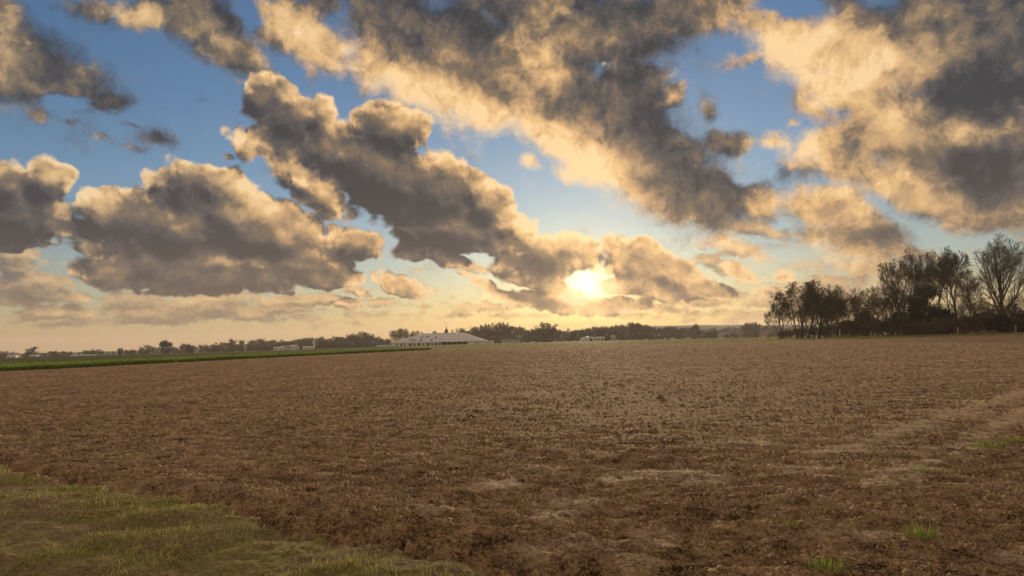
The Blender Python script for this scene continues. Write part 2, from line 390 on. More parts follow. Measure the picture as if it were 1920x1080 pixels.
def vnoise(x, y, seed=0):
    """smooth value noise, -1..1"""
    ix, iy = np.floor(x), np.floor(y)
    fx, fy = x - ix, y - iy
    fx = fx * fx * fx * (fx * (fx * 6 - 15) + 10)
    fy = fy * fy * fy * (fy * (fy * 6 - 15) + 10)
    a, b = _hash(ix, iy, seed), _hash(ix + 1, iy, seed)
    c, d = _hash(ix, iy + 1, seed), _hash(ix + 1, iy + 1, seed)
    return 2 * ((a + (b - a) * fx) * (1 - fy) + (c + (d - c) * fx) * fy) - 1


def sstep(a, b, v):
    t = np.clip((v - a) / (b - a), 0, 1)
    return t * t * (3 - 2 * t)


# ------------------------------------------------------------------ object helpers
def mesh_obj(name, V, Fc, mat, parent=None, smooth=False, link=True):
    """one mesh object from an (n,3) vertex array and a face array / list"""
    me = bpy.data.meshes.new(name)
    V = np.asarray(V, dtype=np.float32)
    if isinstance(Fc, np.ndarray):
        k = Fc.shape[1]
        me.vertices.add(len(V)); me.vertices.foreach_set('co', V.ravel())
        me.loops.add(Fc.size); me.loops.foreach_set('vertex_index', Fc.ravel().astype(np.int32))
        me.polygons.add(len(Fc)); me.polygons.foreach_set('loop_start', np.arange(0, Fc.size, k, dtype=np.int32))
        me.update(calc_edges=True)
    else:
        me.from_pydata([tuple(v) for v in V.tolist()], [], Fc)
    if smooth:
        me.polygons.foreach_set('use_smooth', np.ones(len(me.polygons), dtype=bool))
    me.materials.append(mat)
    o = bpy.data.objects.new(name, me)
    if link:
        C.objects.link(o)
    if parent:
        o.parent = parent
    return o


def attr(o, name, vals):
    a = o.data.attributes.new(name, 'FLOAT', 'POINT')
    a.data.foreach_set('value', np.asarray(vals, dtype=np.float32))


def tag(o, label=None, cat=None, group=None, kind=None):
    if label: o['label'] = label
    if cat: o['category'] = cat
    if group: o['group'] = group
    if kind: o['kind'] = kind
    return o


def empty(name, loc=(0, 0, 0), rz=0.0):
    o = bpy.data.objects.new(name, None)
    o.empty_display_size = 0.2
    C.objects.link(o)
    o.location = tuple(loc)
    o.rotation_euler = (0, 0, rz)
    return o


def copy_tree(o, parent=None):
    c = o.copy()
    C.objects.link(c)
    c.parent = parent
    for ch in list(o.children):
        copy_tree(ch, c)
    return c


def material(name):
    m = bpy.data.materials.new(name)
    m.use_nodes = True
    nt = m.node_tree
    b = nt.nodes['Principled BSDF']
    nb = NB(nt)
    return m, nb, b


def plain(name, col, rough=0.8, var=0.25, scale=3.0, spec=0.3, dims='3D'):
    """matt surface whose colour wanders a little"""
    m, nb, b = material(name)
    tc = nb.new('ShaderNodeTexCoord').outputs['Object']
    oi = nb.new('ShaderNodeObjectInfo').outputs['Random']
    n = nb.noise(tc, scale, 4, .6, dims).outputs[0]
    f = nb.m('ADD', n, nb.m('MULTIPLY', nb.m('SUBTRACT', oi, .5), .5))
    lo = tuple(c * (1 - var) for c in col); hi = tuple(min(1, c * (1 + var)) for c in col)
    nb.put(b.inputs['Base Color'], nb.mix(nb.mr(f, .2, .8), lo, hi))
    b.inputs['Roughness'].default_value = rough
    b.inputs['Specular IOR Level'].default_value = spec
    return m


# ------------------------------------------------------------------ lie of the land
_OFF_X = np.array([-400, 0, 250, 500, 720, 900, 1200, 1450, 1900, 2400])
_OFF_Y = np.array([18, 15, 12.5, 10.5, 8, 6, 6, 7, 7, 7])


def photo_col(x, y):
    """photo column of a far ground point"""
    yy = np.maximum(y, 1e-3)
    return 960 + F_PX * np.clip(x / yy, -1.3, 1.3) * 0.997


def land(x, y):
    """broad height of the land"""
    x, y = np.asarray(x, float), np.asarray(y, float)
    near = np.clip(0.006 * x, -.8, .9) * sstep(-30, 30, y + 30)
    o = np.interp(photo_col(x, y), _OFF_X, _OFF_Y)
    far = CAM_Z - o / F_PX * np.clip(y, 0, 1000)
    far = np.where(y < 50, near, far)
    return near + (far - near) * sstep(120, 420, y)


def ground_hit(px, py):
    """ground point seen at a photo pixel"""
    d = direction(px, py)
    d = d / d[1]
    lo, hi = 1.0, 4000.0
    for _ in range(60):
        mid = math.sqrt(lo * hi)
        if CAM_Z + d[2] * mid > float(land(d[0] * mid, mid)):
            lo = mid
        else:
            hi = mid
    return d[0] * lo, lo


# far edge of the ploughed soil, from photo pixels to ground points
_EDGE = [(-300, 711), (0, 697), (200, 687), (400, 676.5), (600, 666), (800, 656.5), (960, 650.5), (1200, 645), (1450, 639.5), (1700, 633), (1920, 628), (2200, 622)]
_ED = []
for _p in _EDGE:
    _x, _y = ground_hit(*_p)
    _ED.append((math.atan2(_x, _y), math.hypot(_x, _y)))
_ED = np.array(_ED)
# edge between the verge in the near left corner and the soil
_VERGE = [ground_hit(*p) for p in [(0, 882), (200, 917), (420, 962), (540, 1003), (700, 1032), (860, 1079)]]
_VX = np.array([-60, -25] + [p[0] for p in _VERGE] + [1.5, 4.0, 30])
_VY = np.array([44, 20] + [p[1] for p in _VERGE] + [4.2, 3.2, -8])


def verge_dist(x, y):
    """>0 inside the soil, <0 on the grass verge (metres, roughly)"""
    w = .07 * vnoise(x * 1.3, y * 1.3, 5) + .12 * vnoise(x * 4, y * 4, 6) + .09 * vnoise(x * 11, y * 11, 7) + .05 * vnoise(x * 27, y * 27, 8)
    return (y - np.interp(x, _VX, _VY)) * .8 + w


def field_rim(x, y):
    """>0 beyond the far edge of the soil"""
    a, r = np.arctan2(x, y), np.hypot(x, y)
    return r - np.interp(a, _ED[:, 0], _ED[:, 1])


# dry crusted patches, at photo pixels (x, y, half width, half height)
_CRUST = [(770, 858, 60, 9), (930, 912, 70, 14), (1010, 880, 60, 8), (1250, 888, 90, 10), (1330, 900, 60, 9), (1640, 826, 60, 12), (1590, 846, 90, 10), (1700, 800, 70, 14),
          (1780, 775, 100, 10), (1860, 755, 90, 9), (1190, 1062, 70, 16), (1050, 1032, 110, 22), (1250, 1030, 80, 12), (365, 915, 30, 6), (1030, 968, 60, 16), (1640, 1004, 80, 14), (1560, 1000, 60, 10),
          (1080, 945, 70, 14), (1230, 1000, 60, 10), (1830, 840, 60, 8), (1760, 845, 100, 8), (1690, 885, 60, 8), (1500, 880, 60, 8), (820, 960, 60, 10), (1160, 900, 60, 8), (1400, 830, 80, 7), (1900, 1045, 60, 14), (1120, 850, 60, 7), (600, 890, 30, 5)]
_CR = []
for (_px, _py, _w, _h) in _CRUST:
    _x, _y = ground_hit(_px, _py)
    _CR.append((_x, _y, _w / F_PX * _y, _h / F_PX * _y * _y / CAM_Z))


# pale wheel tracks: ground polylines with a half width
_TRACKS = []
for _pts, _hw in (([(1660, 908), (1740, 872), (1830, 822), (1925, 770), (2050, 712)], .22), ([(1560, 850), (1680, 812), (1790, 776), (1925, 735), (2100, 690)], .25)):
    _TRACKS.append(([ground_hit(*p) for p in _pts], _hw))


def crust(x, y):
    m = np.zeros_like(x)
    for pts, hw in _TRACKS:
        for (ax, ay), (bx, by) in zip(pts[:-1], pts[1:]):
            t = np.clip(((x - ax) * (bx - ax) + (y - ay) * (by - ay)) / ((bx - ax) ** 2 + (by - ay) ** 2), 0, 1)
            d = np.hypot(x - ax - t * (bx - ax), y - ay - t * (by - ay))
            m = np.maximum(m, .78 * np.exp(-(d / hw) ** 2))
    for (cx, cy, sx, sy) in _CR:
        m = np.maximum(m, (1.0 if cy < 9 else .7) * np.exp(-((x - cx) / (sx * .8)) ** 2 - ((y - cy) / (sy * .8)) ** 2))
    m = m * (1.1 + .55 * vnoise(x * 2.3, y * 2.3, 31) + .5 * vnoise(x * 6, y * 6, 32)) - .12 + .10 * vnoise(x * 5, y * 5, 33)
    return np.clip(m * 1.6, 0, 1)


def relief(x, y, spacing, vd, rim, cr):
    """ploughed clods, furrow along the verge, turf bumps"""
    def oct_(wl, amp, seed, ridged=False, ax=1.0):
        f = np.clip((wl / np.maximum(spacing, 1e-4) - 1.6) / 2.0, 0, 1)
        n = vnoise(x / wl + 7.3 * seed, y / wl / ax + 3.1 * seed, seed)
        if ridged:
            n = 1 - 2 * np.abs(n)
        return n * amp * f
    # plough passes run roughly along the verge
    dirx, diry = .93, -.37
    uu, vv = x * dirx + y * diry, -x * diry + y * dirx
    furrow = np.sin(vv * 2 * np.pi / .62 + 1.2 * vnoise(x * .5, y * .5, 40)) * .005
    soil = oct_(2.6, .016, 11) + oct_(1.1, .014, 12) + oct_(.48, .018, 13) + oct_(.25, .027, 14) + oct_(.13, .027, 15) + oct_(.085, .018, 18, True) + oct_(.055, .011, 16) + oct_(.03, .006, 17)
    lumpy = .65 + .55 * vnoise(x * .6, y * .6, 21)
    soil = soil * np.clip(lumpy, .35, 1.3) * (1 - .40 * cr) + .012 * cr
    soil = soil + furrow * np.clip((.62 / spacing - 2) / 3, 0, 1)
    trench = -.15 * np.exp(-((vd - .17) / .12) ** 2) + .04 * np.exp(-((vd - .75) / .35) ** 2)
    turf = .03 + oct_(1.3, .035, 51) + oct_(.4, .024, 52) + oct_(.14, .016, 53) + oct_(.05, .008, 54)
    k = sstep(-.10, .10, vd)
    h = turf * (1 - k) + (soil + trench) * k
    g = sstep(-1.5, 1.5, rim)
    h = h * (1 - g) + (.03 + .05 * vnoise(x * .12, y * .12, 60)) * g
    return h


def ground_height(x, y):
    x, y = np.atleast_1d(np.asarray(x, float)), np.atleast_1d(np.asarray(y, float))
    vd, rim = verge_dist(x, y), field_rim(x, y)
    r = np.hypot(x, y)
    return land(x, y) + relief(x, y, np.maximum(.012, r * r * 9e-4), vd, rim, crust(x, y))


# ------------------------------------------------------------------ ground materials
def soil_material():
    m, nb, b = material('ploughed_soil')
    g = nb.new('ShaderNodeNewGeometry')
    P = g.outputs['Position']
    big = nb.noise(P, .35, 3, .5, '3D').outputs[0]
    mid = nb.noise(P, 3.0, 6, .65, '3D').outputs[0]
    fine = nb.noise(P, 28.0, 5, .7, '3D').outputs[0]
    # coarse flecks of trash and dry crumbs stretched along the plough passes, seen out to the far edge
    fl = nb.new('ShaderNodeMapping'); nb.put(fl.inputs[0], P); fl.inputs[2].default_value = (0, 0, R(22)); fl.inputs[3].default_value = (.55, 1.6, 1)
    fleck = nb.noise(fl.outputs[0], 5.0, 5, .75, '3D').outputs[0]
    grit = nb.noise(P, 75.0, 3, .7, '3D').outputs[0]
    f = nb.m('MULTIPLY_ADD', mid, .30, nb.m('MULTIPLY', fine, .35))
    f = nb.m('MULTIPLY_ADD', grit, .30, f)
    f = nb.m('MULTIPLY_ADD', fleck, .20, f)
    f = nb.m('MULTIPLY_ADD', big, .10, nb.m('ADD', f, .05))
    cr = nb.new('ShaderNodeAttribute', attribute_name='crust').outputs['Fac']
    damp_shade = nb.new('ShaderNodeAttribute', attribute_name='damp_shade').outputs['Fac']
    f = nb.m('MULTIPLY_ADD', damp_shade, -.010, f)  # slight darkening: damp soil and painted foreground shade
    col = nb.ramp(f, SOIL_RAMP)
    crm = nb.m('MULTIPLY', cr, nb.mr(nb.m('MULTIPLY_ADD', fine, .5, mid), .5, 1.0, .35, 1.0))
    col = nb.mix(nb.m('MULTIPLY', crm, .95), col, SOIL_CRUST)
    # drying cracks through the crusted patches
    ve = nb.vor(nb.vm('ADD', P, nb.vm('SCALE', nb.noise(P, 6, 3, .6, '3D').outputs[1], .12)), 7.5, 0, .5, '3D', 'DISTANCE_TO_EDGE').outputs['Distance']
    crack = nb.m('MULTIPLY', nb.m('SUBTRACT', 1.0, nb.mr(ve, .0, .035)), nb.mr(cr, .2, .6))
    col = nb.mix(nb.m('MULTIPLY', crack, .35), col, (.07, .042, .024))
    nb.put(b.inputs['Base Color'], col)
    b.inputs['Roughness'].default_value = .95
    b.inputs['Specular IOR Level'].default_value = .12
    bump = nb.new('ShaderNodeBump')
    bump.inputs['Strength'].default_value = .9
    bump.inputs['Distance'].default_value = .05
    bn = nb.noise(P, 16.0, 6, .75, '3D').outputs[0]
    bn2 = nb.noise(fl.outputs[0], 3.0, 5, .7, '3D').outputs[0]
    nb.put(bump.inputs['Height'], nb.m('MULTIPLY_ADD', crack, -.4, nb.m('MULTIPLY_ADD', bn2, 1.6, nb.m('MULTIPLY', bn, .6))))
    nb.put(b.inputs['Normal'], bump.outputs[0])
    return m


SOIL_RAMP = [(.586, (.054, .033, .018)), (.642, (.315, .202, .111)), (.705, (.57, .385, .225)), (.79, (.82, .60, .39))]
SOIL_CRUST = (.76, .56, .38)


def turf_material():
    m, nb, b = material('mossy_turf')
    P = nb.new('ShaderNodeNewGeometry').outputs['Position']
    a = nb.noise(P, 1.1, 4, .6, '3D').outputs[0]
    c = nb.noise(P, 22, 6, .7, '3D').outputs[0]
    earth = nb.mix(nb.mr(c, .3, .7), (.17, .115, .065), (.46, .33, .19))
    green = nb.mix(nb.mr(c, .3, .7), (.18, .175, .05), (.44, .41, .13))
    nb.put(b.inputs['Base Color'], nb.mix(nb.mr(nb.m('MULTIPLY_ADD', c, .4, a), .58, .84), earth, green))
    b.inputs['Roughness'].default_value = .95
    b.inputs['Specular IOR Level'].default_value = .1
    bump = nb.new('ShaderNodeBump'); bump.inputs['Strength'].default_value = .8; bump.inputs['Distance'].default_value = .02
    nb.put(bump.inputs['Height'], c); nb.put(b.inputs['Normal'], bump.outputs[0])
    return m


def meadow_material():
    m, nb, b = material('meadow_grass')
    P = nb.new('ShaderNodeNewGeometry').outputs['Position']
    a = nb.noise(P, .03, 5, .6, '3D').outputs[0]
    c = nb.noise(P, 2.0, 5, .7, '3D').outputs[0]
    col = nb.mix(nb.mr(nb.m('MULTIPLY_ADD', c, .5, a), .5, 1.0), (.075, .085, .018), (.15, .155, .04))
    nb.put(b.inputs['Base Color'], col)
    b.inputs['Roughness'].default_value = .9
    b.inputs['Specular IOR Level'].default_value = .1
    bump = nb.new('ShaderNodeBump'); bump.inputs['Strength'].default_value = 1.0; bump.inputs['Distance'].default_value = .3
    nb.put(bump.inputs['Height'], c); nb.put(b.inputs['Normal'], bump.outputs[0])
    return m


M_SOIL, M_TURF, M_MEADOW = soil_material(), turf_material(), meadow_material()


# ------------------------------------------------------------------ the ground, cut into soil / verge / meadow
def build_ground():
    dense = np.linspace(-R(41), R(41), GROUND_COLS)
    side = np.linspace(R(41), R(180), 36)[1:]
    az = np.concatenate([-side[::-1], dense, side[:-1]])
    near = [4.6]
    while near[-1] < 172:                       # about a pixel apart near by, never coarser than the clods far off
        near.append(near[-1] + min(near[-1] ** 2 / 1450.0, .12 + near[-1] * .0038))
    rr = np.concatenate([[.02, .8, 1.6, 2.3, 3.0, 3.5, 3.9, 4.2, 4.4], near, np.geomspace(near[-1] * 1.02, 3300, 55)])
    A, RR = np.meshgrid(az, rr)
    x, y = RR * np.sin(A), RR * np.cos(A)
    vd, rim, cr = verge_dist(x, y), field_rim(x, y), crust(x, y)
    dr = np.gradient(rr)[:, None] * np.ones_like(A)
    dense_mask = np.abs(A) < R(41.5)
    sp = np.where(dense_mask, np.maximum(RR * (dense[1] - dense[0]), dr), np.maximum(RR * (side[1] - side[0]), dr)) * .55
    z = land(x, y) + relief(x, y, sp, vd, rim, cr)
    # loose crumbs finer than the lattice
    rs = np.random.RandomState(77)
    amp = np.where(dense_mask, np.clip(.14 * sp, 0, .032) + .34 * np.minimum(sp, .03) * sstep(18, 6, RR), 0) * sstep(.1, .5, vd) * (1 - sstep(-1.5, 0, rim)) * (1 - .75 * cr)
    z = z + amp * rs.normal(size=z.shape) * (.9 + .25 * vnoise(x * .9, y * .9, 23))
    V = np.stack([x, y, z], -1).reshape(-1, 3)
    nr, nc = A.shape
    i = np.arange(nr - 1)[:, None] * nc
    j = np.arange(nc)[None, :]
    j2 = (j + 1) % nc
    F = np.stack([i + j, i + nc + j, i + nc + j2, i + j2], -1).reshape(-1, 4)
    F = F[:, ::-1]
    fv, fr = vd.reshape(-1)[F].mean(1), rim.reshape(-1)[F].mean(1)
    # the rear side of the camera is all verge
    cls = np.where(fr > 0, 2, np.where(fv < 0, 1, 0))
    damp_shade = np.clip(np.exp(-np.abs(vd - .3) / 1.3) + sstep(13, 4.5, RR) * .6 + .5 * sstep(2.0, 5.0, x) * sstep(14, 6, RR), 0, 1.4)  # damp soil by the verge, plus foreground shade put into the colour
    objs = []
    for k, (name, mat) in enumerate((('ploughed_field', M_SOIL), ('grass_verge', M_TURF), ('meadow', M_MEADOW))):
        f = F[cls == k]
        used, inv = np.unique(f, return_inverse=True)
        o = mesh_obj(name, V[used], inv.reshape(-1, 4), mat, smooth=(k > 0))
        attr(o, 'crust', cr.reshape(-1)[used])
        attr(o, 'damp_shade', damp_shade.reshape(-1)[used])
        tag(o, kind='structure')
        objs.append(o)
    return objs


GROUND_COLS = 760
build_ground()


# far ridge beyond the town on the right
def build_hills():
    m = plain('far_hill', (.05, .055, .035), .95, .3, .004)
    az = np.linspace(azel(880, 600)[0], azel(2100, 600)[0], 160)
    depth = np.linspace(1900, 2900, 24)
    A, D = np.meshgrid(az, depth)
    x, y = D * np.tan(A), D
    col = 960 + F_PX * np.tan(A)
    prof = np.interp(col, [880, 1000, 1080, 1180, 1300, 1400, 1500, 1700, 1900, 2100], [0, 10, 18, 23, 24, 21, 19, 22, 16, 0])
    z0 = land(x, y) - 1
    h = prof / F_PX * 2400 + 4 * vnoise(x / 160, y / 200, 71) + 1.2 * vnoise(x / 40, y / 50, 72)
    z = z0 + np.clip(h, 0, None) * np.sin(np.pi * np.clip((D - 1900) / 1000, 0, 1)) ** .8
    nr, nc = A.shape
    i = np.arange(nr - 1)[:, None] * nc; j = np.arange(nc - 1)[None, :]
    F = np.stack([i + j, i + j + 1, i + nc + j + 1, i + nc + j], -1).reshape(-1, 4)
    tag(mesh_obj('hills', np.stack([x, y, z], -1).reshape(-1, 3), F, m, smooth=True), kind='structure')


build_hills()


# ------------------------------------------------------------------ bare branching trees
def tubes(P, Rad, sides):
    """P (n,k,3) polylines, Rad (n,k) -> verts, quads of n open tubes"""
    n, k, _ = P.shape
    T = np.gradient(P, axis=1)
    T /= np.linalg.norm(T, axis=2, keepdims=True) + 1e-9
    ref = np.where(np.abs(T[..., 2:3]) > .9, np.array([1.0, 0, 0]), np.array([0, 0, 1.0]))
    X = np.cross(T, ref); X /= np.linalg.norm(X, axis=2, keepdims=True) + 1e-9
    Y = np.cross(T, X)
    a = np.arange(sides) * 2 * np.pi / sides
    V = P[:, :, None, :] + Rad[:, :, None, None] * (X[:, :, None, :] * np.cos(a)[None, None, :, None] + Y[:, :, None, :] * np.sin(a)[None, None, :, None])
    base = (np.arange(n) * k * sides)[:, None, None]
    ring = (np.arange(k - 1) * sides)[None, :, None]
    s0 = np.arange(sides)[None, None, :]; s1 = (s0 + 1) % sides
    F = np.stack([base + ring + s0, base + ring + s1, base + ring + sides + s1, base + ring + sides + s0], -1).reshape(-1, 4)
    return V.reshape(-1, 3), F


def grow(seed, height, trunk_h, trunk_r, limbs, counts, spread, ratio, lean=(0, 0), up=.25, stems=1, stem_spread=.0, min_r=.012, wig=.18, low=.35):
    """branch polylines by level; everything grows upward and outward from the trunk"""
    rng = random.Random(seed)
    levels = [[] for _ in range(len(counts) + 2)]

    def polyline(p, d, L, r, lvl, K):
        pts, rads = [p], [r]
        d = Vector(d).normalized()
        q = Vector(p)
        for i in range(K - 1):
            j = Vector((rng.gauss(0, 1), rng.gauss(0, 1), rng.gauss(0, .7))) * wig
            d = (d + j + Vector((0, 0, up if lvl > 0 else 0))).normalized()
            q = q + d * (L / (K - 1))
            pts.append(tuple(q))
            rads.append(max(min_r * .6, r * (1 - .72 * (i + 1) / (K - 1))))
        levels[lvl].append((pts, rads))
        return pts, rads

    def child_dir(d, ang, rot):
        d = Vector(d).normalized()
        o = d.orthogonal().normalized()
        o.rotate(Matrix.Rotation(rot, 3, d))
        return d * math.cos(ang) + o * math.sin(ang)

    def rec(pts, rads, L, lvl):
        if lvl > len(counts):
            return
        n = counts[lvl - 1]
        n = max(1, n + rng.choice((-1, 0, 0, 1)))
        rot = rng.uniform(0, 6.28)
        K = 5 if lvl <= 1 else (4 if lvl == 2 else 3)
        for c in range(n):
            t = (low if lvl == 1 else .25) + (1 - (low if lvl == 1 else .25)) * ((c + rng.uniform(.2, .9)) / n)
            t = min(t, .995)
            f = t * (len(pts) - 1); i = min(int(f), len(pts) - 2); fr = f - i
            a, b = Vector(pts[i]), Vector(pts[i + 1])
            p = a + (b - a) * fr
            rr = rads[i] + (rads[i + 1] - rads[i]) * fr
            rot += 2.4 + rng.uniform(-.5, .5)
            ang = rng.uniform(*spread) * (1.15 - .45 * t)
            l2 = L * (rng.uniform(*ratio) if lvl < 3 else rng.uniform(.48, .72) if lvl < 4 else rng.uniform(.55, .85)) * (1.15 - .45 * t if lvl > 1 else 1.25 - .55 * t)
            r2 = max(min_r, rr * rng.uniform(.48, .7))
            pp, rd = polyline(tuple(p), child_dir(b - a, ang, rot), l2, r2, lvl, K)
            rec(pp, rd, l2, lvl + 1)

    for s in range(stems):
        a = rng.uniform(0, 6.28)
        off = Vector((math.cos(a), math.sin(a), 0)) * (stem_spread * rng.uniform(.2, 1) if stems > 1 else 0)
        d = Vector((lean[0], lean[1], 1)) + off * .25
        h = trunk_h * (rng.uniform(.8, 1.1) if stems > 1 else 1)
        tr = trunk_r * (rng.uniform(.6, 1) if stems > 1 else 1)
        w0 = wig
        pts, rads = [], []
        q = Vector(off)
        q.z = -.4
        dd = d.normalized()
        KT = 9
        for i in range(KT):
            t = i / (KT - 1)
            flare = 1 + .9 * max(0, .12 - t) / .12
            pts.append(tuple(q)); rads.append(tr * flare * (1 - .7 * t))
            dd = (dd + Vector((rng.gauss(0, .05), rng.gauss(0, .05), .06))).normalized()
            q = q + dd * ((h + .4) / (KT - 1))
        levels[0].append((pts, rads))
        rec(pts, rads, height - trunk_h * .35, 1)
    return levels


def tree_meshes(levels, sides=(7, 5, 4, 3, 3, 3)):
    """-> (trunk verts, faces), (crown verts, faces)"""
    def build(ls, lv0):
        Vs, Fs, off = [], [], 0
        for i, l in enumerate(ls):
            if not l: continue
            P = np.array([a for a, b in l], float); Rd = np.array([b for a, b in l], float)
            V, F = tubes(P, Rd, sides[min(lv0 + i, len(sides) - 1)])
            Vs.append(V); Fs.append(F + off); off += len(V)
        return np.concatenate(Vs), np.concatenate(Fs)
    return build(levels[:1], 0), build(levels[1:], 1)


def leaf_cloud(seed, lumps_, n, size, aspect=.6):
    """n small leaf faces spread through ellipsoid lumps (x,y,z,rx,ry,rz), denser near the skin"""
    rs = np.random.RandomState(seed)
    w = np.array([l[3] * l[4] * l[5] for l in lumps_]) ** .67
    pick = rs.choice(len(lumps_), n, p=w / w.sum())
    L = np.array(lumps_)[pick]
    d = rs.normal(size=(n, 3)); d /= np.linalg.norm(d, axis=1, keepdims=True)
    rad = rs.uniform(0, 1, n) ** .45
    rad *= 1 + .18 * rs.normal(size=n)
    c = L[:, :3] + d * rad[:, None] * L[:, 3:6]
    u = rs.normal(size=(n, 3)); u /= np.linalg.norm(u, axis=1, keepdims=True)
    v = np.cross(u, rs.normal(size=(n, 3))); v /= np.linalg.norm(v, axis=1, keepdims=True)
    s = size * rs.uniform(.6, 1.4, n)[:, None]
    V = np.stack([c - u * s, c + v * s * aspect, c + u * s, c - v * s * aspect], 1).reshape(-1, 3)
    F = np.arange(4 * n).reshape(-1, 4)
    return V, F


M_BARK = plain('bark', (.060, .046, .034), .95, .35, 1.4)
M_TWIG = plain('twigs', (.090, .060, .038), .95, .3, .6)
M_IVY = plain('ivy_leaves', (.030, .032, .014), .7, .45, 1.2)
M_THICKET = plain('thicket_twigs', (.115, .086, .060), .95, .4, .5)
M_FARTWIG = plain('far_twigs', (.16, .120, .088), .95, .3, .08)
M_FARLEAF = plain('far_evergreen', (.028, .032, .022), .9, .4, .3)


def bare_tree(name, levels, label, cat='tree', group=None, mat=None):
    root = empty(name)
    for stem in levels[0]:
        (tv, tf), _ = tree_meshes([[stem], levels[1]])
        mesh_obj('trunk', tv, tf, M_BARK, root, smooth=True)
    _, (cv, cf) = tree_meshes(levels)
    mesh_obj('crown', cv, cf, mat or M_TWIG, root, smooth=True)
    return tag(root, label, cat, group)


def stand(o, px, Y, rz=0.0, s=1.0, sink=.0):
    """put a thing on the ground where a photo column meets distance Y"""
    d = direction(px, 630); x = d[0] / d[1] * Y
    o.location = (x, Y, float(ground_height(x, Y)[0]) - sink)
    o.rotation_euler = (0, 0, rz)
    o.scale = (s, s, s)
    return o


def px_h(top, px, Y):
    """height of something standing at distance Y whose top shows at photo row `top`"""
    p = at(px, top, Y)
    return p[2] - float(land(p[0], p[1]))


G_CLUMP = 'bare trees standing in the wood at the right'


_ORD = 'first second third fourth fifth sixth seventh eighth ninth tenth eleventh twelfth thirteenth fourteenth fifteenth sixteenth seventeenth eighteenth nineteenth'.split()


def ordinal(n):
    if n < 20:
        return _ORD[n - 1]
    t = {2: 'twent', 3: 'thirt', 4: 'fort'}[n // 10]
    return t + ('ieth' if n % 10 == 0 else 'y-' + _ORD[n % 10 - 1])


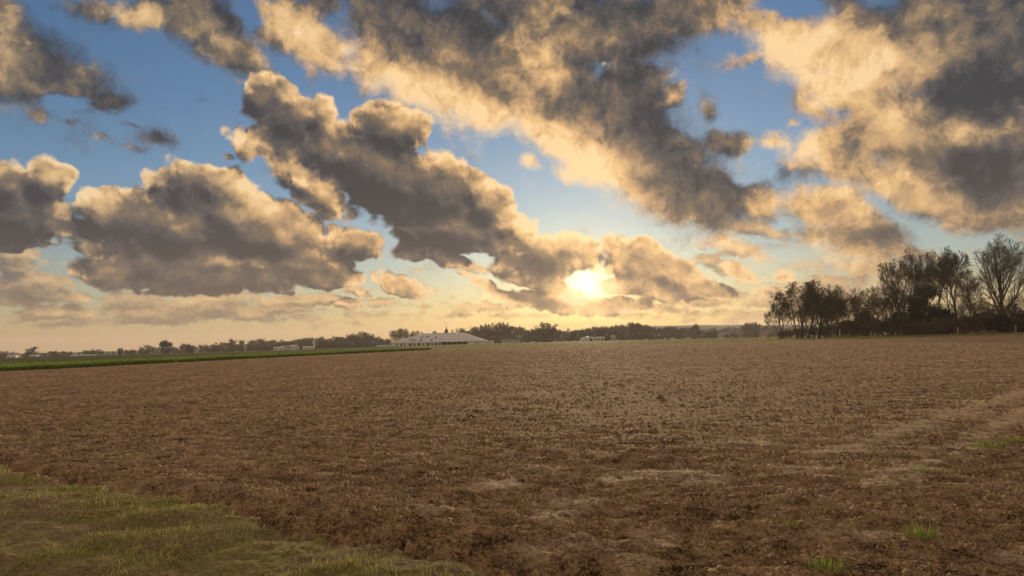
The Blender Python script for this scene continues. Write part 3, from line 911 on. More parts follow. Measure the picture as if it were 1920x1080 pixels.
def build_right_wood():
    # big vase shaped tree at the right end
    def vase(seed, h, **k):
        a = dict(trunk_h=h * .55, trunk_r=h * .022, limbs=0, counts=(14, 7, 5, 4, 3), spread=(R(22), R(50)), ratio=(.38, .54), up=.08, wig=.09, low=.16, min_r=.024)
        a.update(k)
        return grow(seed, h, **a)

    def fit(levels, h):
        top = max(max(p[2] for p in pts) for l in levels for pts, r in l)
        s = h / top
        # crowns keep inside a rounded outline, twigs crowding towards it
        allp = np.array([p for l in levels[1:] for pts, r in l for p in pts]) * s
        c = np.array([allp[:, 0].mean(), allp[:, 1].mean(), h * .56])
        w = np.percentile(np.hypot(allp[:, 0] - c[0], allp[:, 1] - c[1]), 88)
        rad = np.array([w, w, h * .435])

        def pull(p):
            q = (np.array(p) * s - c) / rad
            m = math.sqrt(float((q * q).sum()))
            if m > .9 and p[2] > 0:
                m2 = .9 + .30 * (1 - math.exp(-(m - .9) / .30))
                q = q * (m2 / m)
            return tuple(c + q * rad)
        out = [[([tuple(x * s for x in p) for p in pts], rads) for pts, rads in levels[0]]]
        for l in levels[1:]:
            out.append([([pull(p) for p in pts], rads) for pts, rads in l])
        return out

    specs = [
        # (px, top row, Y, seed, label, shape)
        (1882, 430, 172, 101, 'tall broad vase shaped bare tree at the right end, biggest of the wood', dict(trunk_r=.62)),
        (1796, 455, 190, 102, 'tall slim bare tree just left of the biggest tree, top fanning out', dict(spread=(R(16), R(36)), trunk_r=.34, low=.42, counts=(10, 6, 5, 4, 3))),
        (1766, 460, 196, 103, 'slim bare tree rising straight behind the ivy mass, narrow upright crown', dict(spread=(R(14), R(34)), trunk_r=.30, low=.42, counts=(10, 6, 5, 4, 3))),
        (1716, 460, 184, 104, 'tall bare tree with round fan crown rising left of the ivy mass', dict(spread=(R(18), R(42)), trunk_r=.36, low=.50, counts=(10, 6, 5, 4, 3))),
        (1700, 476, 178, 105, 'bare tree leaning left with two long bent limbs', dict(lean=(-.22, 0), spread=(R(20), R(46)), trunk_r=.40, low=.34, counts=(10, 6, 5, 4, 3))),
        (1536, 520, 160, 106, 'round crowned bare tree with a dark forked trunk at the left of the wood', dict(trunk_h=5.5, trunk_r=.36, spread=(R(28), R(66)), low=.07, counts=(11, 6, 5, 4, 3))),
        (1500, 518, 164, 107, 'many stemmed bare tree packed close beside the round crowned one', dict(stems=4, stem_spread=2.2, trunk_h=8, trunk_r=.22, counts=(6, 5, 4, 4, 3), spread=(R(18), R(54)), low=.05)),
        (1462, 545, 158, 108, 'small thin bare tree leaning left at the left tip of the wood', dict(stems=3, stem_spread=1.2, lean=(-.20, 0), trunk_h=7, trunk_r=.13, counts=(6, 5, 4, 4, 3), spread=(R(18), R(56)), low=.04)),
        (1614, 530, 176, 109, 'low dense scrubby tree with a wide twiggy crown mid wood', dict(stems=4, stem_spread=3.0, trunk_h=6, trunk_r=.20, counts=(5, 5, 4, 4, 3), spread=(R(28), R(66)), low=.12)),
        (1650, 533, 182, 110, 'broad scrubby tree under the leaning tree, crown down to the ground', dict(stems=4, stem_spread=3.0, trunk_h=6, trunk_r=.20, counts=(5, 5, 4, 4, 3), spread=(R(28), R(66)), low=.10)),
        (1832, 520, 205, 111, 'thin pole like young bare tree between the two tallest trees', dict(trunk_r=.17, spread=(R(14), R(34)), low=.3, counts=(8, 5, 4, 4, 3))),
        (1744, 487, 215, 112, 'thin bare tree standing behind, its top between two slim trees', dict(trunk_r=.2, spread=(R(14), R(32)), low=.4, counts=(8, 5, 5, 4, 3))),
        (1818, 500, 222, 113, 'faint slender bare tree in the rear row of the wood', dict(trunk_r=.2, spread=(R(16), R(36)), low=.35, counts=(8, 5, 5, 4, 3))),
        (1985, 440, 176, 114, 'tall bare tree partly cut off by the right edge of the view', dict(trunk_r=.5)),
    ]
    FILL = [
        (110, 1586, 541, 186, 2.1, 'scrubby bare tree filling the gap right of the round crowned tree'),
        (109, 1634, 548, 196, 1.0, 'scrubby bare tree behind, between the two broad scrubby trees'),
        (109, 1692, 530, 204, 3.3, 'scrubby bare tree behind the foot of the leaning tree'),
        (106, 1556, 540, 190, 2.4, 'half hidden bare tree behind the round crowned tree'),
        (103, 1782, 480, 230, 2.0, 'slim bare tree in the rear row between the two slim tall trees'),
        (110, 1806, 548, 188, .7, 'scrubby bare tree at the foot of the slim tall trees'),
        (110, 1868, 556, 195, 3.6, 'scrubby bare tree behind the trunk of the biggest tree'),
        (109, 1915, 545, 186, .2, 'scrubby bare tree right of the biggest tree'),
    ]
    made = {}
    for (px, top, Y, seed, label, k) in specs:
        h = px_h(top, px, Y)
        t = bare_tree('bare_tree', fit(vase(seed, h, **k), h), label, 'tree', G_CLUMP)
        stand(t, px, Y)
        made[seed] = t
    for (src, px, top, Y, rz, label) in FILL:
        t = copy_tree(made[src])
        s = px_h(top, px, Y) / next(px_h(q[1], q[0], q[2]) for q in specs if q[3] == src)
        tag(t, label, 'tree', G_CLUMP)
        stand(t, px, Y, rz, s)
    # ivy-clad block
    Y = 186
    h = px_h(527, 1738, Y)
    root = empty('ivy_clad_tree')
    lv = grow(201, h, h * .8, .42, 0, (8, 5, 4), (R(20), R(50)), (.25, .4), low=.3)
    (tv, tf), (cv, cf) = tree_meshes(lv)
    mesh_obj('trunk', tv, tf, M_BARK, root, smooth=True)
    rs = random.Random(5)
    L = [(rs.uniform(-2.6, 2.6), rs.uniform(-2, 2), z, rs.uniform(1.2, 2.0), 1.6, 1.5) for z in np.linspace(1.5, h - 2.0, 13) for _ in range(2)]
    L += [(3.4, 0, 5, 1.6, 1.6, 4), (-2.8, 0, 6, 1.2, 1.5, 5)]
    v, f = leaf_cloud(6, L, 15000, .17)
    mesh_obj('ivy', v, f, M_IVY, root)
    tag(root, 'dark block of a tree smothered in ivy, tallest solid mass of the wood', 'tree')
    stand(root, 1738, Y)
    for (px, top, Y, w, n, seed, label) in ((1722, 566, 181, 2.6, 7000, 11, 'dark evergreen bush at the foot of the ivy clad tree, left of it'), (1772, 580, 180, 2.4, 6000, 12, 'dark evergreen bush right of the ivy clad tree'), (1884, 590, 168, 1.7, 4500, 13, 'dark ivy clump round the foot of the biggest tree'), (1930, 575, 176, 3.0, 6000, 14, 'dark evergreen bush by the right edge of the view')):
        h = px_h(top, px, Y)
        L = [(rs.uniform(-w, w) * .7, rs.uniform(-1, 1), z, w * .6, w * .6, 1.0) for z in np.linspace(.5, h - .8, 7) for _ in range(2)]
        v, f = leaf_cloud(seed, L, n, .16)
        o = tag(mesh_obj('evergreen_bush', v, f, M_IVY), label, 'bush', 'evergreen bushes at the foot of the wood')
        stand(o, px, Y)
    # undergrowth: shrubs along the foot of the wood
    protos = []
    for k in range(4):
        lv = grow(300 + k, 4.6, 2.6, .07, 0, (6, 5, 4, 3), (R(25), R(70)), (.34, .6), stems=9, stem_spread=2.4, low=.06, min_r=.018, wig=.22)
        (tv, tf), (cv, cf) = tree_meshes(lv, (4, 3, 3, 3, 3))
        protos.append(mesh_obj('bare_shrub', np.concatenate([tv, cv]), np.concatenate([tf, cf + len(tv)]), M_THICKET))
    G = 'leafless shrubs in the undergrowth of the wood'
    rr = random.Random(77)
    spots = []
    names = {0: 'leafless brown shrub from the left in the front row under the right hand wood', 1: 'tall leafless shrub from the left in the rear row inside the right hand wood', 2: 'low leafless shrub from the left under the left tip of the wood'}
    for px in np.arange(1578, 1990, 19):
        spots.append((px + rr.uniform(-4, 4), rr.uniform(163, 178), rr.uniform(.75, 1.15), 0))
    for px in np.arange(1585, 1990, 25):
        spots.append((px + rr.uniform(-6, 6), rr.uniform(190, 212), rr.uniform(1.2, 1.9), 1))
    for px, s in ((1470, .5), (1490, .6), (1510, .7), (1528, .75), (1552, .8), (1566, .85)):
        spots.append((px, 162 + rr.uniform(-4, 5), s, 2))
    count = {}
    for i, (px, Y, s, row) in enumerate(sorted(spots, key=lambda q: q[0])):
        count[row] = count.get(row, 0) + 1
        o = protos[i] if i < 4 else copy_tree(protos[i % 4])
        tag(o, ordinal(count[row]) + ' ' + names[row], 'shrub', G)
        stand(o, px, Y, rr.uniform(0, 6.28), s)


build_right_wood()


# ------------------------------------------------------------------ far tree belts
def build_far_trees():
    protos = {}

    def proto(kind, make):
        protos[kind] = make()

    def twiggy(seed, h, **k):
        a = dict(trunk_h=h * .4, trunk_r=h * .02, limbs=0, counts=(12, 7, 6, 4), spread=(R(25), R(62)), ratio=(.36, .55), up=.1, wig=.14, low=.06, min_r=.085)
        a.update(k)
        lv = grow(seed, h, **a)
        top = max(max(p[2] for p in pts) for l in lv for pts, r in l)
        lv = [[([tuple(c * h / top for c in p) for p in pts], rads) for pts, rads in l] for l in lv]
        root = empty('far_tree')
        (tv, tf), (cv, cf) = tree_meshes(lv, (5, 4, 3, 3, 3))
        mesh_obj('trunk', tv, tf, M_BARK, root)
        rs = random.Random(seed)
        L = [(rs.gauss(0, h * .16), rs.gauss(0, h * .16), h * rs.uniform(.04, .30), h * .15, h * .15, h * .11) for _ in range(9)]
        lv_, lf_ = leaf_cloud(seed, L, 1100, h * .020)
        cv, cf = np.concatenate([cv, lv_]), np.concatenate([cf, lf_ + len(cv)])
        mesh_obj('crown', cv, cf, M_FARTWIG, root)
        return root

    def leafy(seed, h, w, n, conif=False, mat=None):
        rs = random.Random(seed)
        root = empty('far_tree')
        tp = np.array([[(0, 0, -.3), (0, 0, h * .3), (0, 0, h * .75)]]); tr = np.array([[h * .03, h * .025, h * .01]])
        v, f = tubes(tp, tr, 5)
        mesh_obj('trunk', v, f, M_BARK, root)
        if conif:
            L = [(rs.uniform(-.2, .2), rs.uniform(-.2, .2), z * h, w * (1.03 - z) * 1.05, w * (1.03 - z) * 1.05, h * .07) for z in np.linspace(.12, .96, 10)]
        else:
            L = []
            for _ in range(17):
                z = rs.uniform(.06, .82)
                rr = w * math.sqrt(max(.05, 1 - ((z - .45) / .5) ** 2)) * .75
                a = rs.uniform(0, 6.28)
                L.append((math.cos(a) * rr * .7, math.sin(a) * rr * .7, z * h, rr * .6, rr * .6, h * .16))
        v, f = leaf_cloud(seed, L, n, h * .028)
        mesh_obj('crown', v, f, mat or M_FARLEAF, root)
        return root

    for i in range(4):
        proto(('round', i), lambda: twiggy(400 + i, 16))
        proto(('tall', i), lambda: twiggy(420 + i, 18, spread=(R(14), R(38)), counts=(13, 6, 5, 4), low=.05))
    for i in range(3):
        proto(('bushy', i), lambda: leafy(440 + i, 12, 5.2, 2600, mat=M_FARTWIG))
        proto(('evergreen', i), lambda: leafy(450 + i, 12, 4.6, 2800))
    proto(('conifer', 0), lambda: leafy(460, 15, 3.2, 1300, True))
    size = {'round': 16.0, 'tall': 18.0, 'bushy': 12.0, 'evergreen': 12.0, 'conifer': 15.0}
    used = set()
    rr = random.Random(9)

    def place(kind, i, px, top, Y, label, group, wide=1.0):
        key = (kind, i)
        src = protos[key]
        if key in used:
            o = copy_tree(src)
        else:
            o = src
            used.add(key)
        x = at(px, 640, Y)
        z = float(ground_height(x[0], Y)[0])
        h = at(px, top, Y)[2] - z
        s = h / size[kind]
        o.location = (x[0], Y, z)
        o.rotation_euler = (0, 0, rr.uniform(0, 6.28))
        o.scale = (s * wide, s * wide, s)
        tag(o, label, 'tree', group)

    # trees that stand out on their own
    for (kind, i, px, top, Y, wide, label) in [
        ('round', 0, 60, 649, 640, 1.25, 'round bare tree standing above the low hedgerow at the far left'),
        ('evergreen', 0, 312, 635, 560, 1.25, 'large dark evergreen tree with a broad head, alone above the left tree belt'),
        ('evergreen', 1, 357, 642, 570, 1.0, 'small dark round topped tree right of the large dark evergreen'),
        ('evergreen', 2, 226, 651, 560, 1.0, 'dark bushy tree halfway between the far left tree and the large evergreen'),
        ('conifer', 0, 211, 657, 540, .6, 'tiny dark upright conifer in the hedgerow at the left'),
        ('round', 1, 275, 646, 570, 1.2, 'bare twiggy tree immediately left of the large dark evergreen'),
        ('bushy', 0, 107, 656, 600, 1.6, 'wide low brown tree in the hedgerow right of the round bare tree'),
        ('tall', 0, 434, 632, 640, .8, 'pale spiky tree group top in the left tree belt'),
        ('tall', 1, 450, 636, 640, .9, 'slender pale bare tree beside the spiky one in the left belt'),
        ('evergreen', 0, 455, 652, 560, 1.0, 'small dark bush like tree at the far edge of the green crop'),
        ('evergreen', 1, 500, 645, 560, 1.2, 'dark rounded bush left of the small white houses'),
        ('round', 2, 750, 614, 600, 1.2, 'rounded bare tree rising behind the left end of the white barn'),
        ('round', 3, 780, 619, 610, 1.1, 'low bare tree behind the roof ridge of the white barn'),
        ('conifer', 0, 837, 613, 560, 1.5, 'pointed dark conifer sticking up behind the white barn roof'),
        ('bushy', 1, 820, 619, 560, 1.2, 'small bushy tree left of the pointed conifer behind the barn'),
        ('bushy', 2, 851, 622, 560, 1.2, 'small bushy tree right of the pointed conifer behind the barn'),
        ('round', 1, 1021, 603, 620, 1.55, 'broad dome shaped bare tree below the sun'),
        ('tall', 2, 939, 601, 620, 1.1, 'tallest bare tree right of the white barn, rounded twiggy crown'),
        ('round', 0, 907, 605, 620, 1.1, 'round bare tree close to the right end of the white barn'),
        ('evergreen', 2, 1308, 605, 700, 1.0, 'dark square topped tree at the left of the distant town'),
        ('round', 2, 1410, 602, 640, 1.2, 'bare tree by the left tip of the right hand wood'),
        ('bushy', 0, 935, 633, 440, 1.4, 'round brown bush right of the white barn'),
        ('evergreen', 1, 1338, 617, 620, 1.3, 'dark low tree below the distant houses'),
    ]:
        place(kind, i, px, top, Y, label, 'single trees along the far edge of the fields', wide)
    # belts: (x from, x to, step, top rows along it, kinds, distance, label, group)
    belts = [
        (-40, 215, 13, [(-40, 659), (0, 659), (40, 660), (90, 659), (140, 657), (215, 657)], ('bushy', 'round', 'bushy'), 680, 'hazy tree from the left in the low hedgerow beyond the crop', 'hedgerow trees at the far left'),
        (160, 200, 14, [(160, 655), (200, 656)], ('bushy',), 640, 'rounded brown tree from the left in the small clump before the tiny conifer', 'clumped hedgerow trees at the left'),
        (235, 460, 11, [(235, 655), (260, 652), (300, 650), (345, 644), (380, 645), (405, 641), (425, 640), (460, 642)], ('round', 'bushy', 'tall', 'bushy'), 680, 'hazy brown tree from the left in the belt behind the large evergreen', 'trees of the left belt'),
        (465, 735, 10, [(465, 640), (485, 634), (520, 634), (540, 640), (556, 632), (580, 632), (600, 629), (640, 627), (672, 621), (700, 626), (722, 633), (735, 630)], ('bushy', 'round', 'tall'), 720, 'tree from the left in the rear row of the wood left of the barn', 'trees of the wood left of the barn'),
        (470, 730, 13, [(470, 645), (520, 640), (600, 635), (672, 628), (730, 638)], ('bushy', 'round'), 640, 'tree from the left in the front row of the wood left of the barn', 'front trees of the wood left of the barn'),
        (860, 1075, 12, [(860, 613), (880, 611), (892, 613), (915, 607), (940, 606), (965, 607), (985, 613), (1000, 614), (1020, 611), (1045, 612), (1075, 618)], ('round', 'tall', 'bushy'), 660, 'bare tree from the left in the row right of the white barn', 'trees of the row right of the barn'),
        (1075, 1300, 8.5, [(1075, 620), (1098, 614), (1110, 612), (1140, 608), (1160, 611), (1180, 606), (1203, 602), (1225, 609), (1250, 611), (1285, 611), (1300, 614)], ('tall', 'round', 'tall', 'bushy'), 640, 'tree from the left in the straight edged wood right of the sun', 'trees of the wood below the sun'),
        (1305, 1600, 12, [(1305, 616), (1340, 613), (1370, 614), (1390, 607), (1420, 608), (1440, 612), (1500, 612), (1600, 614)], ('bushy', 'round'), 900, 'hazy tree from the left among the roofs of the distant town', 'trees among the distant houses'),
        (1310, 1450, 19, [(1310, 622), (1380, 622), (1450, 620)], ('bushy',), 620, 'low dark tree from the left in front of the distant houses', 'low trees before the distant houses'),
        (1600, 2060, 22, [(1600, 606), (1700, 600), (1900, 596), (2060, 590)], ('round', 'tall'), 330, 'bare tree from the left glimpsed behind the right hand wood', 'trees behind the right hand wood'),
    ]
    for (x0, x1, st, tops, kinds, Y, label, group) in belts:
        tx, ty = [t[0] for t in tops], [t[1] for t in tops]
        px = x0
        j = 0
        while px <= x1:
            kind = kinds[j % len(kinds)] if rr.random() < .6 else rr.choice(kinds)
            n = 4 if kind in ('round', 'tall') else 3
            q = px + rr.uniform(-.3, .3) * st
            place(kind, rr.randrange(n), q, float(np.interp(q, tx, ty)) + rr.uniform(-2.2, 3.5), Y + rr.uniform(-35, 45), ordinal(j + 1) + ' ' + label, group, rr.uniform(.9, 1.35) * (1.25 if kind == 'bushy' else 1))
            px += st * rr.uniform(.8, 1.2)
            j += 1
    for k, o in protos.items():
        if k not in used:
            for ch in list(o.children):
                bpy.data.objects.remove(ch)
            bpy.data.objects.remove(o)


build_far_trees()


# ------------------------------------------------------------------ grass, crop, clods, straw
def blade_material(name, lo, hi, trans=.35):
    m, nb, b = material(name)
    P = nb.new('ShaderNodeNewGeometry').outputs['Position']
    r = nb.new('ShaderNodeNewGeometry').outputs['Random Per Island']
    n = nb.noise(P, 1.7, 3, .6, '3D').outputs[0]
    col = nb.mix(nb.m('MULTIPLY_ADD', r, .6, nb.m('MULTIPLY', n, .5), clamp=True), lo, hi)
    nb.put(b.inputs['Base Color'], col)
    b.inputs['Roughness'].default_value = .7
    b.inputs['Specular IOR Level'].default_value = .2
    tr = nb.new('ShaderNodeBsdfTranslucent'); nb.put(tr.inputs[0], col)
    mx = nb.new('ShaderNodeMixShader'); mx.inputs[0].default_value = trans
    out = m.node_tree.nodes['Material Output']
    m.node_tree.links.new(b.outputs[0], mx.inputs[1]); m.node_tree.links.new(tr.outputs[0], mx.inputs[2])
    m.node_tree.links.new(mx.outputs[0], out.inputs[0])
    return m


M_GREEN = blade_material('grass_blades', (.26, .25, .08), (.66, .60, .25), .5)
M_DEAD = blade_material('dead_blades', (.30, .21, .115), (.68, .51, .30), .2)
M_CROP = blade_material('crop_blades', (.16, .27, .035), (.32, .42, .08))
M_TUFT = blade_material('tuft_blades', (.16, .24, .04), (.42, .48, .13), .5)
M_STRAW = blade_material('straw', (.28, .20, .11), (.58, .46, .29), .1)
M_STONE = plain('pale_stone', (.62, .58, .52), .8, .2, 20)
M_CLOD = M_SOIL


def blades(x, y, z, ang, length, width, tilt, bend, seed):
    """triangle-tipped curved blades: 5 verts, a quad and a tip each"""
    n = len(x)
    rs = np.random.RandomState(seed)
    dx, dy = np.cos(ang), np.sin(ang)
    base = np.stack([x, y, z], -1)
    side = np.stack([-dy, dx, np.zeros(n)], -1) * (width / 2)[:, None]
    d0 = np.stack([dx * np.sin(tilt), dy * np.sin(tilt), np.cos(tilt)], -1)
    t2 = np.minimum(tilt + bend, 1.75)
    d1 = np.stack([dx * np.sin(t2), dy * np.sin(t2), np.cos(t2)], -1)
    mid = base + d0 * (length * .55)[:, None]
    tip = mid + d1 * (length * .45)[:, None]
    V = np.stack([base - side, base + side, mid + side * .75, mid - side * .75, tip], 1).reshape(-1, 3)
    k = np.arange(n)[:, None] * 5
    T = np.concatenate([k + np.array([0, 1, 2]), k + np.array([0, 2, 3]), k + np.array([3, 2, 4])], 1).reshape(-1, 3)
    return V, T


def build_verge_grass():
    rs = np.random.RandomState(3)
    n = 400000
    r = 3.2 + (16 - 3.2) * rs.uniform(0, 1, n) ** 1.7
    a = rs.uniform(R(-44), R(14), n)
    x, y = r * np.sin(a), r * np.cos(a)
    vd = verge_dist(x, y)
    green = vnoise(x * .9, y * .9, 81) * .55 + vnoise(x * 2.6, y * 2.6, 82) * .45 + .35 * vnoise(x * 9, y * 9, 83)
    p = rs.uniform(0, 1, n)
    inside = vd < .02
    isg = inside & (green > .12 + .22 * rs.normal(size=n)) & (p < .80)
    isd = inside & ~isg & (p < .42)
    for name, msk, mat, L, W, tl, seed in (('verge_grass', isg, M_GREEN, (.020, .060), .0065, (.3, 1.25), 1), ('dead_grass', isd, M_DEAD, (.02, .06), .0035, (.8, 1.5), 2)):
        xx, yy = x[msk], y[msk]
        k = len(xx)
        zz = ground_height(xx, yy) - .004
        hump = 1 + .6 * np.clip(vnoise(xx * 4, yy * 4, 84), -.6, 1)
        L_ = rs.uniform(L[0], L[1], k) * hump
        # coarser with distance so blades keep about a pixel of width
        w = W * np.maximum(1, r[msk] / 7)
        V, T = blades(xx, yy, zz, rs.uniform(0, 6.28, k), L_, w, rs.uniform(tl[0], tl[1], k), rs.uniform(.2, .9, k), seed)
        tag(mesh_obj(name, V, T, mat), kind='stuff')


def build_crop():
    rs = np.random.RandomState(8)
    pxs, ys, hs = [], [], []
    for n, front in ((38000, True), (14000, False)):
        px = rs.uniform(-420, 806, n)
        az = np.arctan((px - 960) / F_PX)
        yf = np.interp(az, _ED[:, 0], _ED[:, 1]) * np.cos(az) + .3
        depth = np.interp(px, [-420, 0, 400, 700, 806], [30, 36, 36, 26, 2.0])
        t = rs.uniform(0, 1, n)
        y = yf + (t * np.minimum(2.2, depth) if front else t * depth)
        pxs.append(px); ys.append(y)
    px, y = np.concatenate(pxs), np.concatenate(ys)
    x = np.tan(np.arctan((px - 960) / F_PX)) * y
    n = len(x)
    z = ground_height(x, y) - .02
    hh = (.47 + .07 * vnoise(x * .7, y * .7, 91)) * rs.uniform(.7, 1.12, n)
    V, T = blades(x, y, z, rs.uniform(0, 6.28, n), hh * 1.15, np.full(n, .07) * np.maximum(1, y / 70), rs.uniform(0, .5, n), rs.uniform(.1, .8, n), 9)
    tag(mesh_obj('young_crop', V, T, M_CROP), kind='stuff')


def build_meadow_tufts():
    rs = np.random.RandomState(18)
    n = 26000
    px = rs.uniform(760, 2000, n)
    az = np.arctan((px - 960) / F_PX)
    yf = np.interp(az, _ED[:, 0], _ED[:, 1]) * np.cos(az)
    y = yf - 1.5 + rs.uniform(0, 1, n) ** 1.6 * 130
    x = np.tan(az) * y
    z = ground_height(x, y) - .02
    V, T = blades(x, y, z, rs.uniform(0, 6.28, n), rs.uniform(.08, .26, n), np.full(n, .11), rs.uniform(0, .8, n), rs.uniform(.1, .8, n), 9)
    tag(mesh_obj('meadow_grass', V, T, M_GREEN), kind='stuff')


def build_clods():
    rs = np.random.RandomState(21)
    n = 80000
    r = 1 / rs.uniform(1 / 26.0, 1 / 3.6, n)
    a = rs.uniform(R(-42), R(42), n)
    x, y = r * np.sin(a), r * np.cos(a)
    vd = verge_dist(x, y)
    cr = crust(x, y)
    keep = (vd > .02) & (rs.uniform(0, 1, n) < (1 - .8 * cr)) & (rs.uniform(0, 1, n) < .55)
    x, y, r = x[keep], y[keep], r[keep]
    n = len(x)
    s = .0045 + .0125 * rs.gamma(.9, 1.0, n)
    s = np.minimum(s, .07) * np.maximum(1, (r / 9) ** .6)
    z = ground_height(x, y) - s * .05
    o = np.array([[1, 0, 0], [-1, 0, 0], [0, 1, 0], [0, -1, 0], [0, 0, 1], [0, 0, -1], [.6, .6, .5], [-.6, .6, -.4], [-.5, -.6, .6], [.6, -.5, -.5]])[:6]
    f = np.array([[0, 2, 4], [2, 1, 4], [1, 3, 4], [3, 0, 4], [2, 0, 5], [1, 2, 5], [3, 1, 5], [0, 3, 5]])
    V = o[None] * rs.uniform(.55, 1.35, (n, 6, 3)) + rs.normal(0, .18, (n, 6, 3))
    an = rs.uniform(0, 6.28, n); c, sn = np.cos(an)[:, None], np.sin(an)[:, None]
    V = np.stack([V[..., 0] * c - V[..., 1] * sn, V[..., 0] * sn + V[..., 1] * c, V[..., 2] * .75], -1)
    V = V * s[:, None, None] + np.stack([x, y, z], -1)[:, None, :]
    F = (f[None] + (np.arange(n) * 6)[:, None, None]).reshape(-1, 3)
    tag(mesh_obj('soil_clods', V.reshape(-1, 3), F, M_CLOD), kind='stuff')


def build_straw():
    rs = np.random.RandomState(31)
    # loose bits over the soil and a mat of dead stalks at the verge corner
    xs, ys, ls, an = [], [], [], []
    r = 1 / rs.uniform(1 / 26.0, 1 / 4.5, 900); a = rs.uniform(R(-42), R(42), 900)
    xs.append(r * np.sin(a)); ys.append(r * np.cos(a)); ls.append(rs.uniform(.03, .12, 900)); an.append(rs.uniform(0, 6.28, 900))
    cx, cy = ground_hit(445, 998)
    for (px, py, n, sx) in ((445, 998, 420, .38), (470, 1004, 200, .25), (800, 1072, 260, .35), (640, 1050, 120, .4), (160, 985, 160, .5), (700, 1040, 120, .3)):
        cx, cy = ground_hit(px, py)
        xs.append(cx + rs.normal(0, sx, n)); ys.append(cy + rs.normal(0, sx * .45, n)); ls.append(rs.uniform(.06, .20, n)); an.append(rs.normal(.15, .4, n) + np.pi * (rs.uniform(0, 1, n) < .5))
    x, y, L, an = map(np.concatenate, (xs, ys, ls, an))
    n = len(x)
    z = ground_height(x, y) + .012
    V, T = blades(x, y, z, an, L, np.full(n, .004) * np.maximum(1, np.hypot(x, y) / 7), rs.uniform(1.25, 1.6, n), rs.uniform(0, .2, n), 7)
    tag(mesh_obj('straw_litter', V, T, M_STRAW), kind='stuff')


def grass_tuft(px, py, n, rad, length, seed, label, mat=None, flat=0.0):
    rs = np.random.RandomState(seed)
    cx, cy = ground_hit(px, py)
    rr = rad * np.sqrt(rs.uniform(0, 1, n)); a = rs.uniform(0, 6.28, n)
    x, y = cx + rr * np.cos(a), cy + rr * np.sin(a) * .8
    z = ground_height(x, y) - .008
    out = np.arctan2(y - cy, x - cx) + rs.normal(0, .8, n)
    V, T = blades(x, y, z, out, length * rs.uniform(.45, 1.15, n), np.full(n, .006) * max(1, cy / 6), rs.uniform(.05, .75, n) + flat, rs.uniform(.2, 1.1, n), seed)
    c0 = np.array([cx, cy, float(ground_height(cx, cy)[0])])
    o = mesh_obj('grass_tuft', V - c0, T, mat or M_TUFT)
    o.location = tuple(c0)
    tag(o, label, 'grass tuft', 'green tufts growing in the soil')


def build_tufts():
    for i, (px, py, n, rad, L, label) in enumerate([
        (1728, 1008, 230, .16, .20, 'largest bright green grass tuft in the soil at the lower right'),
        (1548, 1076, 200, .16, .17, 'green grass tuft at the bottom edge of the field, below the others'),
        (1487, 988, 130, .09, .10, 'compact dark green tuft left of the big lower right tuft'),
        (1592, 984, 70, .10, .09, 'thin sparse green tuft beside a clod, between two thicker tufts'),
        (1742, 886, 120, .26, .12, 'pale grassy strip along the wheel track, lower of the track tufts'),
        (1800, 862, 70, .18, .10, 'small pale tuft midway along the wheel track'),
        (1856, 838, 170, .30, .20, 'tangled olive tuft at the upper end of the wheel track'),
        (1908, 826, 70, .2, .16, 'dry grass tuft on the track at the right edge of the view'),
        (1684, 900, 40, .12, .09, 'tiny pale tuft at the lower end of the wheel track'),
        (545, 1012, 90, .045, .055, 'small vivid green sprig where the verge meets the soil'),
        (1806, 974, 40, .12, .10, 'faint thin tuft up and right of the largest green one'),
    ]):
        grass_tuft(px, py, int(n * .7), rad * .85, L * .72, 50 + i, label)


def build_stones():
    rr = random.Random(4)
    ico = bpy.data.meshes.new('stone')
    bm = bmesh.new()
    bmesh.ops.create_icosphere(bm, subdivisions=2, radius=1.0)
    for v in bm.verts:
        v.co *= 1 + .22 * math.sin(v.co.x * 5 + v.co.y * 3) * math.cos(v.co.z * 4 + 1)
        v.co.z *= .6
    bm.to_mesh(ico); bm.free()
    ico.materials.append(M_STONE)
    pts = [(173, 732, .05), (421, 785, .04), (516, 790, .04), (238, 828, .035), (330, 866, .03), (461, 855, .035), (543, 858, .03), (614, 827, .035), (151, 887, .03), (175, 885, .025), (1697, 952, .018), (1852, 921, .02), (305, 1052, .012), (398, 1031, .012), (965, 726, .05), (1310, 738, .05), (1238, 860, .02)]
    for k, (px, py, s) in enumerate(sorted(pts)):
        x, y = ground_hit(px, py)
        o = bpy.data.objects.new('stone', ico)
        C.objects.link(o)
        o.location = (x, y, float(ground_height(x, y)[0]) + s * .35)
        o.scale = (s * rr.uniform(.8, 1.3), s * rr.uniform(.7, 1.1), s * rr.uniform(.7, 1.0))
        o.rotation_euler = (rr.uniform(-.3, .3), rr.uniform(-.3, .3), rr.uniform(0, 6.28))
        tag(o, ordinal(k + 1) + ' pale stone from the left on the bare ground', 'stone', 'pale stones scattered over the ground')
    for i, (px, py, L, an, label) in enumerate([(52, 851, .5, 1.0, 'pale straw stalk leaning on the soil near the left edge'), (318, 946, .42, -.35, 'pale straw stalk lying along the furrow beside the verge'), (508, 888, .30, -.1, 'short pale stalk lying flat on the soil above the furrow'), (600, 1013, .4, -.55, 'thin bent stalk crossing the furrow below the green sprig')]):
        x, y = ground_hit(px, py)
        z = float(ground_height(x, y)[0])
        t = np.linspace(-.5, .5, 5)
        P = np.stack([t * L * math.cos(an), t * L * math.sin(an) * .4, .012 + .02 * np.cos(t * 3) + .05 * (t + .5) * (i == 0)], -1)[None]
        v, f = tubes(P, np.full((1, 5), .0045), 5)
        o = mesh_obj('straw_stalk', v, f, M_STRAW)
        o.location = (x, y, z + .01)
        tag(o, label, 'straw stalk', 'single stalks on the soil')


